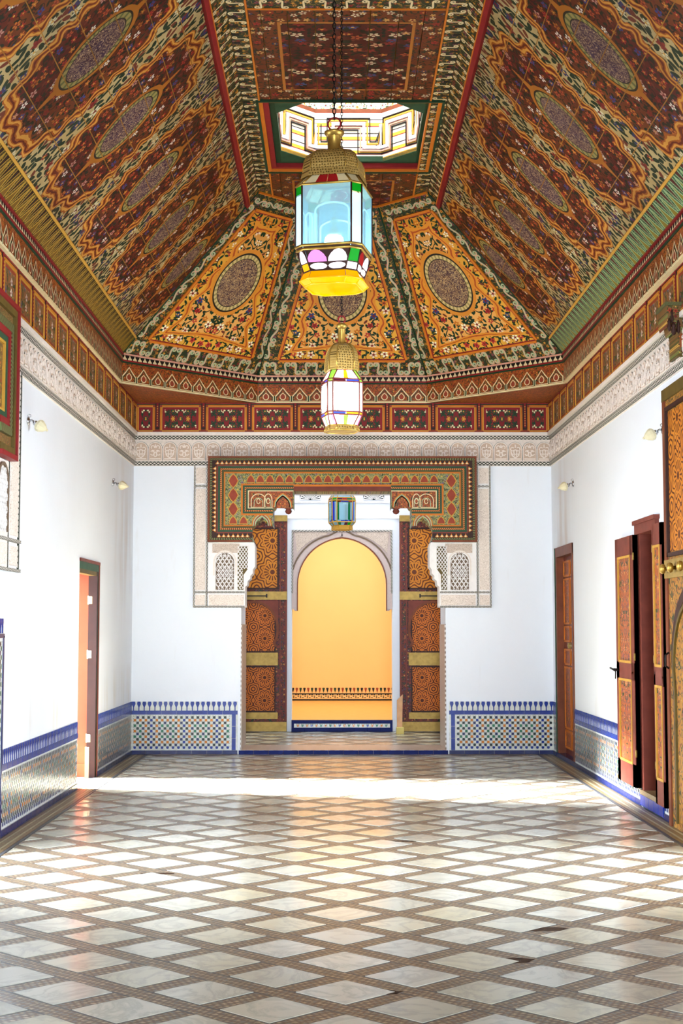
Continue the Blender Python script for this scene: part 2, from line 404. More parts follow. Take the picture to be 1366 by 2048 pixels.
def glassmat(name, col, alpha, rough=0.05, emit=0.0, ecol=None):
    """thin coloured glass: part of the light passes straight through"""
    m = bpy.data.materials.new(name); m.use_nodes = True; t = m.node_tree; n = t.nodes
    b = n['Principled BSDF']; b.inputs['Base Color'].default_value = cc(col); b.inputs['Roughness'].default_value = rough
    if emit: b.inputs['Emission Color'].default_value = cc(ecol or col); b.inputs['Emission Strength'].default_value = emit
    tr = n.new('ShaderNodeBsdfTransparent'); tr.inputs[0].default_value = cc(col)
    mx = n.new('ShaderNodeMixShader'); mx.inputs[0].default_value = alpha
    t.links.new(tr.outputs[0], mx.inputs[1]); t.links.new(b.outputs[0], mx.inputs[2])
    t.links.new(mx.outputs[0], n['Material Output'].inputs[0]); return m
M['g_clear'] = glassmat('clear_blue_glass', '#cdeaf2', 0.30)
M['g_glow'] = glassmat('lamp_lit_glass', '#d4eef6', 0.55, emit=0.22, ecol='#dff4ff'); M['g_glow2'] = glassmat('lamp_lit_clear_glass', '#c4e8f2', 0.32, emit=0.10, ecol='#bfe8f6')
M['g_blue'] = glassmat('blue_glass', '#2436d0', 0.55); M['g_green'] = glassmat('green_glass', '#12b024', 0.6)
M['g_dgreen'] = glassmat('deep_green_glass', '#1d7a4a', 0.65); M['g_red'] = glassmat('red_glass', '#c22a2c', 0.6)
M['g_yellow'] = glassmat('yellow_glass', '#f2b400', 0.75, emit=0.12, ecol='#ffb800'); M['g_pink'] = glassmat('pink_glass', '#e389d8', 0.7, emit=0.35)
M['g_milk'] = glassmat('milk_glass', '#f6eef4', 0.85, emit=0.55); M['g_lit'] = glassmat('lit_frosted_glass', '#ffffff', 0.9, emit=1.0)
M['g_amber'] = glassmat('amber_glass', '#f0a81c', 0.75, emit=0.3); M['g_lblue'] = glassmat('lit_blue_glass', '#3a52e8', 0.75, emit=0.35)
M['g_lime'] = glassmat('lime_glass', '#8ad84a', 0.75, emit=0.3); M['g_plum'] = glassmat('plum_glass', '#5c2540', 0.6)
M['bulb'] = glassmat('glowing_bulb', '#ffffff', 1.0, emit=9.0)
M['cable'] = plain('cream_cable', '#d8cfa8', 0.5)

# ------------------------------------------------------------------ mesh helpers
class Frame:
    def __init__(s, O, U, V):
        s.O = Vector(O); s.U = Vector(U).normalized(); s.V = Vector(V).normalized(); s.N = s.U.cross(s.V)
        s.M = Matrix(((s.U.x, s.V.x, s.N.x, s.O.x), (s.U.y, s.V.y, s.N.y, s.O.y), (s.U.z, s.V.z, s.N.z, s.O.z), (0, 0, 0, 1)))
    def at(s, u, v, n=0.0, rot=0.0, sx=1.0, sy=1.0):
        return s.M @ Matrix.Translation((u, v, n)) @ Matrix.Rotation(rot, 4, 'Z') @ Matrix.Diagonal((sx, sy, 1, 1))
ID = Matrix.Identity(4)

class MB:
    def __init__(s): s.v = []; s.f = []; s.mi = []; s.uv = {}; s.sm = set()
    def vert(s, *p): s.v.append(tuple(p)); return len(s.v) - 1
    def face(s, idx, m=0, uv=None, smooth=False):
        s.f.append(tuple(idx)); s.mi.append(m)
        if uv: s.uv[len(s.f) - 1] = uv
        if smooth: s.sm.add(len(s.f) - 1)
    def poly(s, pts, m=0, uv=None): s.face([s.vert(*p) for p in pts], m, uv)
    def box(s, x0, x1, y0, y1, z0, z1, m=0, b=0.0):
        """box; with b > 0 the +z face is chamfered"""
        if b <= 0:
            P = [(x0, y0, z0), (x1, y0, z0), (x1, y1, z0), (x0, y1, z0), (x0, y0, z1), (x1, y0, z1), (x1, y1, z1), (x0, y1, z1)]
            i = [s.vert(*p) for p in P]
            for q in ((0, 3, 2, 1), (4, 5, 6, 7), (0, 1, 5, 4), (1, 2, 6, 5), (2, 3, 7, 6), (3, 0, 4, 7)): s.face([i[k] for k in q], m)
        else:
            s.prism([(x0, y0), (x1, y0), (x1, y1), (x0, y1)], z0, z1, m, b)
    def prism(s, pts, z0, z1, m=0, b=0.0, back=True, uvtop=False, ms=None):
        n = len(pts); ms = m if ms is None else ms
        cx = sum(p[0] for p in pts) / n; cy = sum(p[1] for p in pts) / n
        lo = [s.vert(p[0], p[1], z0) for p in pts]
        if b > 0:
            md = [s.vert(p[0], p[1], z1 - b) for p in pts]
            tp = []
            for p in pts:
                l = math.hypot(p[0] - cx, p[1] - cy) or 1
                k = max(0.0, 1 - b * 1.3 / l); tp.append(s.vert(cx + (p[0] - cx) * k, cy + (p[1] - cy) * k, z1))
            for i in range(n):
                j = (i + 1) % n; s.face((lo[i], lo[j], md[j], md[i]), ms); s.face((md[i], md[j], tp[j], tp[i]), m)
        else:
            tp = [s.vert(p[0], p[1], z1) for p in pts]
            for i in range(n):
                j = (i + 1) % n; s.face((lo[i], lo[j], tp[j], tp[i]), ms)
        s.face(tp, m, [(p[0], p[1]) for p in pts] if uvtop else None)
        if back: s.face(lo[::-1], ms)
    def ribbon(s, pts, w, z, m=0, closed=False, z0=None):
        """flat strip along a polyline in the xy plane; w may be a list"""
        n = len(pts); L = []; R = []
        for i, p in enumerate(pts):
            a = pts[i - 1] if (i > 0 or closed) else p; b = pts[(i + 1) % n] if (i < n - 1 or closed) else p
            dx, dy = b[0] - a[0], b[1] - a[1]; l = math.hypot(dx, dy) or 1
            k = (w[i] if isinstance(w, (list, tuple)) else w) / 2; nx, ny = -dy / l * k, dx / l * k
            L.append(s.vert(p[0] + nx, p[1] + ny, z)); R.append(s.vert(p[0] - nx, p[1] - ny, z))
        for i in range(n if closed else n - 1):
            j = (i + 1) % n; s.face((R[i], R[j], L[j], L[i]), m)
        if z0 is not None:
            L0 = [s.vert(s.v[i][0], s.v[i][1], z0) for i in L]; R0 = [s.vert(s.v[i][0], s.v[i][1], z0) for i in R]
            for i in range(n if closed else n - 1):
                j = (i + 1) % n; s.face((R0[i], R0[j], R[j], R[i]), m); s.face((L[i], L[j], L0[j], L0[i]), m)
    def band(s, path, d0, d1, z0, z1, m=0):
        """moulding strip parallel to an open polyline (offset to its left), mitred, with uv along it"""
        def off(d):
            out = []; n = len(path)
            for i in range(n):
                p = Vector(path[i]); ns = []
                if i > 0: e = (p - Vector(path[i - 1])).normalized(); ns.append(Vector((-e.y, e.x)))
                if i < n - 1: e = (Vector(path[i + 1]) - p).normalized(); ns.append(Vector((-e.y, e.x)))
                if len(ns) == 2: b = (ns[0] + ns[1]); b = b / max(0.2, b.dot(ns[0])); out.append(p + b * d)
                else: out.append(p + ns[0] * d)
            return out
        A, B = off(d0), off(d1); t = 0.0
        a0 = [s.vert(p.x, p.y, z0) for p in A]; a1 = [s.vert(p.x, p.y, z1) for p in A]
        b0 = [s.vert(p.x, p.y, z0) for p in B]; b1 = [s.vert(p.x, p.y, z1) for p in B]
        for i in range(len(path) - 1):
            l = (A[i + 1] - A[i]).length
            s.face((a1[i], a1[i + 1], b1[i + 1], b1[i]), m, [(t, 0), (t + l, 0), (t + l, 1), (t, 1)])
            s.face((a0[i], a0[i + 1], a1[i + 1], a1[i]), m, [(t, 0), (t + l, 0), (t + l, .3), (t, .3)])
            s.face((b1[i], b1[i + 1], b0[i + 1], b0[i]), m, [(t, 0), (t + l, 0), (t + l, .3), (t, .3)]); t += l
        s.face((a0[0], a1[0], b1[0], b0[0]), m); s.face((b0[-1], b1[-1], a1[-1], a0[-1]), m)
    def tube(s, pts, r, n=8, m=0, closed=False, caps=True):
        P = [Vector(p) for p in pts]; k = len(P); rings = []
        for i in range(k):
            a = P[i - 1] if (i > 0 or closed) else P[i]; b = P[(i + 1) % k] if (i < k - 1 or closed) else P[i]
            d = (b - a).normalized(); x = d.orthogonal() if abs(d.z) < 0.99 else Vector((1, 0, 0))
            if abs(d.z) < 0.99: x = Vector((0, 0, 1)).cross(d)
            x.normalize(); y = d.cross(x); rr = r[i] if isinstance(r, (list, tuple)) else r
            rings.append([s.vert(*(P[i] + x * (math.cos(2 * PI * j / n) * rr) + y * (math.sin(2 * PI * j / n) * rr))) for j in range(n)])
        for i in range(k if closed else k - 1):
            A, B = rings[i], rings[(i + 1) % k]
            for j in range(n): s.face((A[j], A[(j + 1) % n], B[(j + 1) % n], B[j]), m, smooth=True)
        if caps and not closed: s.face(rings[0][::-1], m); s.face(rings[-1], m)
    def lathe(s, prof, n=16, m=0, c=(0, 0), smooth=True, ph=0.0):
        """profile of (radius, z)"""
        R = [[s.vert(c[0] + r * math.cos(2 * PI * j / n + ph), c[1] + r * math.sin(2 * PI * j / n + ph), z) for j in range(n)] for r, z in prof]
        for A, B in zip(R, R[1:]):
            for j in range(n): s.face((A[j], A[(j + 1) % n], B[(j + 1) % n], B[j]), m, smooth=smooth)
        s.face(R[0][::-1], m); s.face(R[-1], m)
    def mesh(s, name, mats):
        me = bpy.data.meshes.new(name); me.from_pydata(s.v, [], s.f)
        for k in mats: me.materials.append(M[k] if isinstance(k, str) else k)
        me.polygons.foreach_set('material_index', s.mi)
        me.polygons.foreach_set('use_smooth', [i in s.sm for i in range(len(s.f))])
        uvl = me.uv_layers.new(name='UVMap')
        if s.uv:
            for fi, uv in s.uv.items():
                p = me.polygons[fi]
                for k, li in enumerate(p.loop_indices): uvl.data[li].uv = uv[k]
        me.update(); return me
    def uvxy(s, f=lambda x, y: (x, y)):
        for i, fc in enumerate(s.f):
            if i not in s.uv: s.uv[i] = [f(s.v[k][0], s.v[k][1]) for k in fc]
        return s
    def build(s, name, mats, parent=None, mx=ID, **kw):
        return piece(name, s.mesh(name, mats if isinstance(mats, (list, tuple)) else [mats]), parent, mx, **kw)
def piece(name, me, parent=None, mx=ID, label=None, cat=None, group=None, kind=None):
    o = bpy.data.objects.new(name, me); COL.objects.link(o)
    if parent: o.parent = parent
    o.matrix_basis = mx
    return tag(o, label, cat, group, kind)
def tag(o, label=None, cat=None, group=None, kind=None):
    if label: o['label'] = label
    if cat: o['category'] = cat
    if group: o['group'] = group
    if kind: o['kind'] = kind
    return o
def root(name, label, cat, kind=None, mx=ID, group=None):
    o = bpy.data.objects.new(name, None); COL.objects.link(o); o.matrix_basis = mx; o.empty_display_size = 0.1
    return tag(o, label, cat, group, kind)
def arc(cx, cy, r, a0, a1, n, ry=None):
    return [(cx + r * math.cos(a0 + (a1 - a0) * i / n), cy + (ry or r) * math.sin(a0 + (a1 - a0) * i / n)) for i in range(n + 1)]

F_L = Frame((XL, 0, 0), (0, 1, 0), (0, 0, 1))          # u = Y
F_B = Frame((0, YB, 0), (1, 0, 0), (0, 0, 1))          # u = X
F_R = Frame((XR, 0, 0), (0, -1, 0), (0, 0, 1))         # u = -Y

# ================================================================== FLOOR
mb = MB(); mb.box(XL - 0.5, XR + 0.5, YR - 0.2, YB + 0.05, -0.12, 0.0)
floor = mb.build('floor', ['mosaic'], label='polished floor of pale marble lozenges set between brown mosaic bands', cat='floor', kind='structure')
def clip(poly, a, b, c):            # keep a*x + b*y <= c
    out = []
    for i, p in enumerate(poly):
        q = poly[(i + 1) % len(poly)]; dp = a * p[0] + b * p[1] - c; dq = a * q[0] + b * q[1] - c
        if dp <= 0: out.append(p)
        if dp * dq < 0: t = dp / (dp - dq); out.append((p[0] + (q[0] - p[0]) * t, p[1] + (q[1] - p[1]) * t))
    return out
HX, HY = 0.203, 0.192
BW = 0.215                          # width of the striped border along the walls
diamond = [(-HX, 0), (0, -HY), (HX, 0), (0, HY)]
M['earth'] = plain('exposed_mortar', '#4a3320', 0.9, var=0.6, sc=40, dark=0.35, bump=0.8)
tile_me = MB(); tile_me.prism(diamond, -0.004, 0.0025, 0, 0.0006, back=False); tile_me = tile_me.mesh('marble_tile', ['marble'])
cells = []
for j in range(-20, 46):
    for i in range(-10, 11):
        if (i + j) % 2: continue
        x, y = FX0 + i * FPX / 2, FY0 + j * FPY / 2
        if y < 2.0 or y > YB: continue
        p = [(x + a, y + b) for a, b in diamond]
        for k in ((-1, 0, -(XL + BW)), (1, 0, XR - BW), (0, 1, YB - 0.06)): p = clip(p, *k) if p else p
        if len(p) < 3: continue
        cells.append((abs(x) / max(y, 0.1) > 0.262 or y < 5.0, y, x, p))
cells.sort(key=lambda c: (c[0], c[1]))
rest = MB()
for k, (hid, y, x, p) in enumerate(cells):
    full = len(p) == 4 and abs(p[0][0] - (x - HX)) < 1e-6 and abs(p[2][0] - (x + HX)) < 1e-6 and abs(p[3][1] - y - HY) < 1e-6
    if k < 300:
        if full:
            mx = Matrix.Translation((x, y, 0)) @ Matrix.Rotation(random.gauss(0, 0.0022), 4, 'X') @ Matrix.Rotation(random.gauss(0, 0.0022), 4, 'Y')
            piece('marble_tile', tile_me, floor, mx)
        else:
            t = MB(); t.prism([(a - x, b - y) for a, b in p], -0.004, 0.0025, 0, 0.0006, back=False); t.build('marble_tile', ['marble'], floor, Matrix.Translation((x, y, 0)))
    else: rest.prism(p, -0.004, 0.0025, 0, 0.0006, back=False)
rest.build('marble_tiles_beyond', ['marble'], floor, kind='stuff')
st = [(0.0, 0.03, 'z_navy'), (0.033, 0.06, 'z_brown'), (0.063, 0.08, 'z_white'), (0.083, 0.12, 'z_brown'), (0.123, 0.14, 'z_orange'), (0.143, 0.175, 'z_brown'), (0.18, 0.205, 'z_navy')]
M['strip_tan'] = plain('tan_mosaic_strip', '#8b7350', 0.35, var=0.5, sc=60, dark=0.5)
M['strip_pale'] = plain('pale_mosaic_strip', '#b3a684', 0.35, var=0.5, sc=60, dark=0.6)
M['strip_dark'] = plain('slate_mosaic_strip', '#4a4c50', 0.35, var=0.4, sc=60, dark=0.6)
sm = {'z_navy': 'strip_dark', 'z_brown': 'strip_tan', 'z_white': 'strip_pale', 'z_orange': 'strip_pale'}
for d0, d1, m_ in st:
    for side in (0, 1):
        t = MB(); a, b = (XL + d0, XL + d1) if side == 0 else (XR - d1, XR - d0)
        t.box(a, b, 3.0, YB - 0.002, -0.003, 0.003); t.build('border_strip', [sm[m_]], floor)
for d0, d1, m_ in ((0.0, 0.02, 'strip_dark'), (0.022, 0.045, 'strip_tan')):
    t = MB(); t.box(XL + 0.21, XR - 0.21, YB - d1, YB - d0, -0.003, 0.003); t.build('border_strip', [m_], floor)

# places where the mosaic has broken away
for px_, py_, rx, ry in ((-1.20, 8.64, 0.10, 0.05), (-1.06, 8.80, 0.13, 0.03), (1.06, 7.19, 0.15, 0.05), (0.81, 6.53, 0.10, 0.07), (0.47, 10.1, 0.12, 0.03), (0.23, 5.98, 0.06, 0.035)):
    t = MB(); n_ = 12; P = [(px_ + rx * math.cos(2 * PI * k / n_) * random.uniform(0.6, 1.1), py_ + ry * math.sin(2 * PI * k / n_) * random.uniform(0.6, 1.1)) for k in range(n_)]
    t.prism(P, -0.003, 0.0012, 0, back=False); t.build('broken_patch', ['earth'], floor)
# ground outside the doorways
mb = MB(); mb.box(-9, XL - 0.5, 2, 18, -0.12, -0.01); mb.box(XR + 0.5, 9, 2, 18, -0.12, -0.01)
mb.build('ground', [plain('courtyard_paving', '#8a7c6c', 0.8)], label='pale courtyard paving outside the doorways', cat='ground', kind='structure')

# added roof slabs, out of view, that block the sky outside the doorways
for x0, x1, lb in ((-4.2, XL - 0.5, 'unseen timber roof slab added to block sky light outside the narrow open doorway'), (XR + 0.5, 5.6, 'unseen timber roof slab added to block sky light outside the shuttered wall')):
    mb = MB(); mb.box(x0, x1, 3.0, 18.5, 3.25, 3.4); mb.build('roof_sky_block', [M['wood_plain']], label=lb, cat='roof', kind='structure')

# ================================================================== WALLS
def wall_x(name, x0, x1, holes, mat, label):
    """wall along Y between x0 and x1 with rectangular holes (y0, y1, z0, z1)"""
    t = MB(); ys = sorted({YR, YB + 0.8} | {h[0] for h in holes} | {h[1] for h in holes})
    for a, b in zip(ys, ys[1:]):
        hs = [h for h in holes if h[0] <= a and h[1] >= b]
        if not hs: t.box(x0, x1, a, b, 0, 4.55)
        else:
            h = hs[0]
            if h[2] > 0: t.box(x0, x1, a, b, 0, h[2])
            t.box(x0, x1, a, b, h[3], 4.55)
    return t.build(name, [mat], label=label, cat='wall', kind='structure')
wall_l = wall_x('wall_left', XL - 0.5, XL, [(8.0, 9.6, 0, 3.0), (13.33, 14.40, 0, 2.11)], 'side', 'white plastered long wall with the narrow open doorway')
wall_r = wall_x('wall_right', XR, XR + 0.5, [(8.0, 9.45, 0, 3.0), (11.28, 12.02, 0.13, 2.34), (15.36, 16.52, 0.05, 2.39)], 'side', 'white plastered long wall with the shuttered opening and closed door')
OX0, OX1 = -1.10, 1.31                # great opening in the end wall
mb = MB(); mb.box(XL, OX0, YB, YB + 0.8, 0, 4.55); mb.box(OX1, XR, YB, YB + 0.8, 0, 4.55); mb.box(OX0, OX1, YB, YB + 0.8, 3.12, 4.55)
wall_b = mb.build('wall_back', ['wall'], label='white end wall around the great portal', cat='wall', kind='structure')
mb = MB(); mb.box(XL - 0.5, -1.2, YR - 0.2, YR, 0, 6.4); mb.box(1.4, XR + 0.5, YR - 0.2, YR, 0, 6.4); mb.box(-1.2, 1.4, YR - 0.2, YR, 3.1, 6.4)  # opening added, out of view, to let the rear fill lamp shine in
mb.build('wall_rear', ['wall'], label='plain white wall behind the viewer with an opening added for the fill light', cat='wall', kind='structure')

# ================================================================== CEILING
xl, xr = XC - 2.42, XC + 2.42
ZC, ZF, FH = 4.47, 6.10, 0.90
SL = math.hypot(2.42 - FH, ZF - ZC); sn, cs = (ZF - ZC) / SL, (2.42 - FH) / SL
F_SL = Frame((xl, 0, ZC), (0, 1, 0), (cs, 0, sn))            # u = Y
F_SR = Frame((xr, 0, ZC), (0, -1, 0), (-cs, 0, sn))          # u = -Y
YA, YE = 15.40, 16.80                                         # where the side cornices end; the end cornice
WE = 1.01                                                     # half width of the end cornice
YF1, WF1 = 15.31, 0.385                                       # far edge of the flat
YFC = YF1 - (FH - WF1)                                        # where its corners are cut
mb = MB()
o_ = 0.05
def shell(pts, up):
    i = [mb.vert(*p) for p in pts]; k = [mb.vert(p[0] + up[0], p[1] + up[1], p[2] + up[2]) for p in pts]
    mb.face(i[::-1]); mb.face(k); n = len(i)
    for a in range(n): mb.face((i[a], i[(a + 1) % n], k[(a + 1) % n], k[a]))
up = (0, 0, 0.25)
e = 0.035
shell([(xl, YR, ZC + e), (xl, YA, ZC + e), (XC - FH, YFC, ZF + e), (XC - FH, YR, ZF + e)], up)
shell([(xr, YR, ZC + e), (XC + FH, YR, ZF + e), (XC + FH, YFC, ZF + e), (xr, YA, ZC + e)], up)
shell([(XC - WE, YE, ZC + e), (XC + WE, YE, ZC + e), (XC + WF1, YF1, ZF + e), (XC - WF1, YF1, ZF + e)], up)
shell([(xl, YA, ZC + e), (XC - WE, YE, ZC + e), (XC - WF1, YF1, ZF + e), (XC - FH, YFC, ZF + e)], up)
shell([(XC + WE, YE, ZC + e), (xr, YA, ZC + e), (XC + FH, YFC, ZF + e), (XC + WF1, YF1, ZF + e)], up)
SX0, SX1, SY0, SY1 = -0.637, 0.914, 12.20, 14.07              # roof-lantern opening
shell([(XC - FH, YR, ZF + e), (XC - FH, SY0, ZF + e), (XC + FH, SY0, ZF + e), (XC + FH, YR, ZF + e)], up)
shell([(XC - FH, SY0, ZF + e), (XC - FH, SY1, ZF + e), (SX0, SY1, ZF + e), (SX0, SY0, ZF + e)], up)
shell([(SX1, SY0, ZF + e), (SX1, SY1, ZF + e), (XC + FH, SY1, ZF + e), (XC + FH, SY0, ZF + e)], up)
shell([(XC - FH, SY1, ZF + e), (XC - FH, YFC, ZF + e), (XC - WF1, YF1, ZF + e), (XC + WF1, YF1, ZF + e), (XC + FH, YFC, ZF + e), (XC + FH, SY1, ZF + e)], up)
# fill above the wall heads
mb.box(XL - 0.5, xl, YR - 0.2, YB + 0.8, 4.5, 4.8); mb.box(xr, XR + 0.5, YR - 0.2, YB + 0.8, 4.5, 4.8); mb.box(xl, xr, YE + 0.02, YB + 0.8, 4.5, 4.8)
for s_ in (-1, 1): shell([(XC + s_ * 2.42, YA, 4.5), (XC + s_ * 2.42, YE + 0.02, 4.5), (XC + s_ * WE, YE + 0.02, 4.5)][::s_], (0, 0, 0.3))
ceiling = mb.build('ceiling', ['gold'], label='painted wooden tray ceiling with floral boards and a half octagon end', cat='ceiling', kind='structure')

# boards of the two long slopes
vb = [0.245, 0.55, 0.82, 1.08, 1.33, 1.58, 1.81, 2.02]
def hip_u(v): return YA + (YFC - YA) * (v / SL)
for Fr, sg in ((F_SL, 1), (F_SR, -1)):
    for a, b in zip(vb, vb[1:]):
        g_ = 0.004; t = MB(); y0 = 3.0
        P = [(y0, a + g_), (hip_u(a + g_), a + g_), (hip_u(b - g_), b - g_), (y0, b - g_)]
        if sg < 0: P = [(-p[0], p[1]) for p in P][::-1]
        t.prism(P, -0.03, 0.0, 0, 0.003); t.uvxy(lambda x, y: (abs(x), y))
        t.build('ceiling_board', ['slope'], ceiling, Fr.M)
        t = MB(); t.box(*sorted((sg * y0, sg * hip_u(a))), a - 0.004, a + 0.004, -0.02, -0.0015); t.build('board_joint', ['joint'], ceiling, Fr.M)
    # painted lower border, mouldings, upper scroll band
    def strip(v0, v1, n0, n1, mat, name):
        t = MB(); P = [(3.0, v0), (hip_u(v0), v0), (hip_u(v1), v1), (3.0, v1)]
        if sg < 0: P = [(-p[0], p[1]) for p in P][::-1]
        t.prism(P, n0, n1); t.uvxy(lambda x, y: (abs(x), y)); return t.build(name, [mat], ceiling, Fr.M)
    strip(0.0, 0.222, -0.03, 0.0, 'cypress_gold' if sg > 0 else 'cypress_green', 'cypress_border')
    strip(0.222, 0.243, -0.03, 0.012, 'gold', 'moulding')
    strip(2.022, 2.065, -0.03, 0.030, 'red', 'moulding')
    strip(2.065, 2.082, -0.03, 0.022, 'orange', 'moulding')
    strip(2.082, SL, -0.03, 0.0, 'scrollground', 'scroll_band')

# boards of the flat
F_F = Frame((XC, 0, ZF), (1, 0, 0), (0, -1, 0))               # u = X - XC, v = -Y, n downwards
endpoly = [(XC - FH, 3.0), (XC + FH, 3.0), (XC + FH, YFC), (XC + WF1, YF1), (XC - WF1, YF1), (XC - FH, YFC)]
def flat_piece(x0, x1, y0, y1, mat, name, th=0.03, pr=0.0):
    p = [(x0, y0), (x1, y0), (x1, y1), (x0, y1)]
    p = clip(p, 1, 1, XC + WF1 + YF1 + 0.0); p = clip(p, -1, 1, -(XC - WF1) + YF1) if p else p
    p = clip(p, 0, 1, YF1) if p else p
    if len(p) < 3: return
    t = MB(); t.prism([(a - XC, -b) for a, b in p][::-1], -th, pr, 0, 0.002)
    t.uvxy(lambda x, y: (x, -y)); t.build(name, [mat], ceiling, F_F.M)
fx = [XC - 0.745, -0.56, -0.36, -0.15, 0.05, 0.27, 0.49, 0.68, XC + 0.745]
for a, b in zip(fx, fx[1:]):
    for y0, y1 in ((3.0, 10.15), (10.29, SY0 - 0.06), (SY1 + 0.06, 16)): flat_piece(a + 0.003, b - 0.003, y0, y1, 'flat', 'ceiling_board')
flat_piece(XC - FH, XC - 0.76, 3.0, 16, 'scrollground', 'scroll_band'); flat_piece(XC + 0.76, XC + FH, 3.0, 16, 'scrollground', 'scroll_band')
flat_piece(XC - 0.76, XC - 0.745, 3.0, 14.93, 'orange', 'moulding', 0.03, 0.012); flat_piece(XC + 0.745, XC + 0.76, 3.0, 14.93, 'orange', 'moulding', 0.03, 0.012)
flat_piece(XC - 0.745, XC + 0.745, 10.15, 10.29, 'scrollground', 'scroll_band')
flat_piece(XC - 0.745, XC + 0.745, 10.29, 10.305, 'orange', 'moulding', 0.03, 0.01)
for x0, x1 in ((XC - 0.745, SX0 - 0.05), (SX1 + 0.05, XC + 0.745)):
    if x1 > x0: flat_piece(x0, x1, SY0 - 0.06, SY1 + 0.06, 'flat', 'ceiling_board')
t = MB(); pth = [(-(FH), -YFC), (-WF1, -YF1), (WF1, -YF1), (FH, -YFC)]
t.band(pth, 0.0, 0.022, -0.01, 0.02); t.build('moulding', ['orange'], ceiling, F_F.M)
# mouldings round the roof-lantern opening
def ring(x0, x1, y0, y1, w, n0, n1, mat, name, fr=F_F, par=None):
    t = MB(); a, b, c, d = x0 - XC, x1 - XC, -y1, -y0
    for P in ([(a - w, c - w), (b + w, c - w), (b, c), (a, c)], [(b + w, c - w), (b + w, d + w), (b, d), (b, c)], [(b + w, d + w), (a - w, d + w), (a, d), (b, d)], [(a - w, d + w), (a - w, c - w), (a, c), (a, d)]):
        t.prism(P, n0, n1)
    return t.build(name, [mat], par or ceiling, fr.M)
ring(SX0 - 0.035, SX1 + 0.035, SY0 - 0.035, SY1 + 0.035, 0.022, -0.03, 0.02, 'dgreen', 'moulding')
ring(SX0, SX1, SY0, SY1, 0.035, -0.03, 0.008, 'orange', 'moulding')
ring(SX0 + 0.05, SX1 - 0.05, SY0 + 0.05, SY1 - 0.05, 0.05, -0.06, -0.012, 'red', 'moulding')
ring(SX0 + 0.11, SX1 - 0.11, SY0 + 0.10, SY1 - 0.10, 0.06, -0.11, -0.055, 'dgreen', 'moulding')

# octagonal drum of the roof lantern
drum = root('trim_9', 'bright octagonal roof lantern with zigzag painted boards above the ceiling opening', 'skylight', 'structure')
DX, DY, DC = (SX0 + SX1) / 2, (SY0 + SY1) / 2, 0.34
hx, hy = (SX1 - SX0) / 2 - 0.10, (SY1 - SY0) / 2 - 0.09
oct_ = [(hx, -hy + DC), (hx, hy - DC), (hx - DC, hy), (-hx + DC, hy), (-hx, hy - DC), (-hx, -hy + DC), (-hx + DC, -hy), (hx - DC, -hy)]
def drumside(i, z0, z1, out, mat, name, uo=0.0):
    (ax, ay), (bx, by) = oct_[i], oct_[(i + 1) % 8]
    A = Vector((DX + ax, DY + ay, z0)); B = Vector((DX + bx, DY + by, z0)); L = (B - A).length
    fr = Frame(B, A - B, (0, 0, 1))
    t = MB(); t.box(-out, L + out, 0, z1 - z0, -0.06, 0); t.uvxy(lambda x, y: (x - L / 2 + uo, y)); t.build(name, [mat], drum, fr.M)
    return fr, L
M['arcade'] = panel_floral('painted_arcade_boards', '#e8d9c8', ['#8ab08a', '#d8a43c', '#e8b0a0', '#7aa09a'], '#7a9a6a', 16.0, True)
for i in range(8):
    drumside(i, 6.16, 6.20, 0.05, 'gold', 'moulding')
    fr, L = drumside(i, 6.20, 6.66, 0.03, 'zigzag', 'zigzag_board', 0.155)
    # raised key bands and flower tablets
    t = MB(); key = []
    for k in range(-2, 4):
        u0 = L / 2 + (k - 0.5) * 0.31
        key += [(u0, 0.10 if k % 2 else 0.34), (u0 + 0.31, 0.10 if k % 2 else 0.34)]
    cl = [(min(max(p[0], 0.0), L), p[1]) for p in key]; q = []
    for p in cl:
        if not q or (abs(p[0] - q[-1][0]) + abs(p[1] - q[-1][1])) > 1e-4: q.append(p)
    for w_, off, m_, n_ in ((0.030, 0.0, 0, 0.022), (0.014, 0.035, 1, 0.016), (0.014, -0.035, 2, 0.016), (0.010, 0.06, 3, 0.012), (0.010, -0.06, 3, 0.012)):
        t.band(q, off - w_ / 2, off + w_ / 2, 0.0, n_, m_)
    t.build('key_moulding', ['plaster_w', 'gold', 'pink', 'black'], drum, fr.M)
    drumside(i, 6.66, 6.70, 0.05, 'wood', 'moulding')
    drumside(i, 6.70, 7.05, 0.03, 'arcade', 'arcade_board')
    drumside(i, 7.05, 7.95, 0.03, 'plaster_w', 'drum_wall')
mb = MB(); mb.prism([(DX + a * 1.1, DY + b * 1.1) for a, b in oct_], 7.95, 8.0); mb.build('drum_roof', ['plaster_w'], drum)
# corner fillets where the octagon meets the square opening
for sx_ in (-1, 1):
    for sy_ in (-1, 1):
        a = (DX + sx_ * hx, DY + sy_ * hy); P = [a, (a[0] - sx_ * DC, a[1]), (a[0], a[1] - sy_ * DC)]
        if sx_ * sy_ < 0: P = P[::-1]
        mb = MB(); mb.prism(P, 6.155, 6.19); mb.build('corner_board', ['wood_green'], drum)

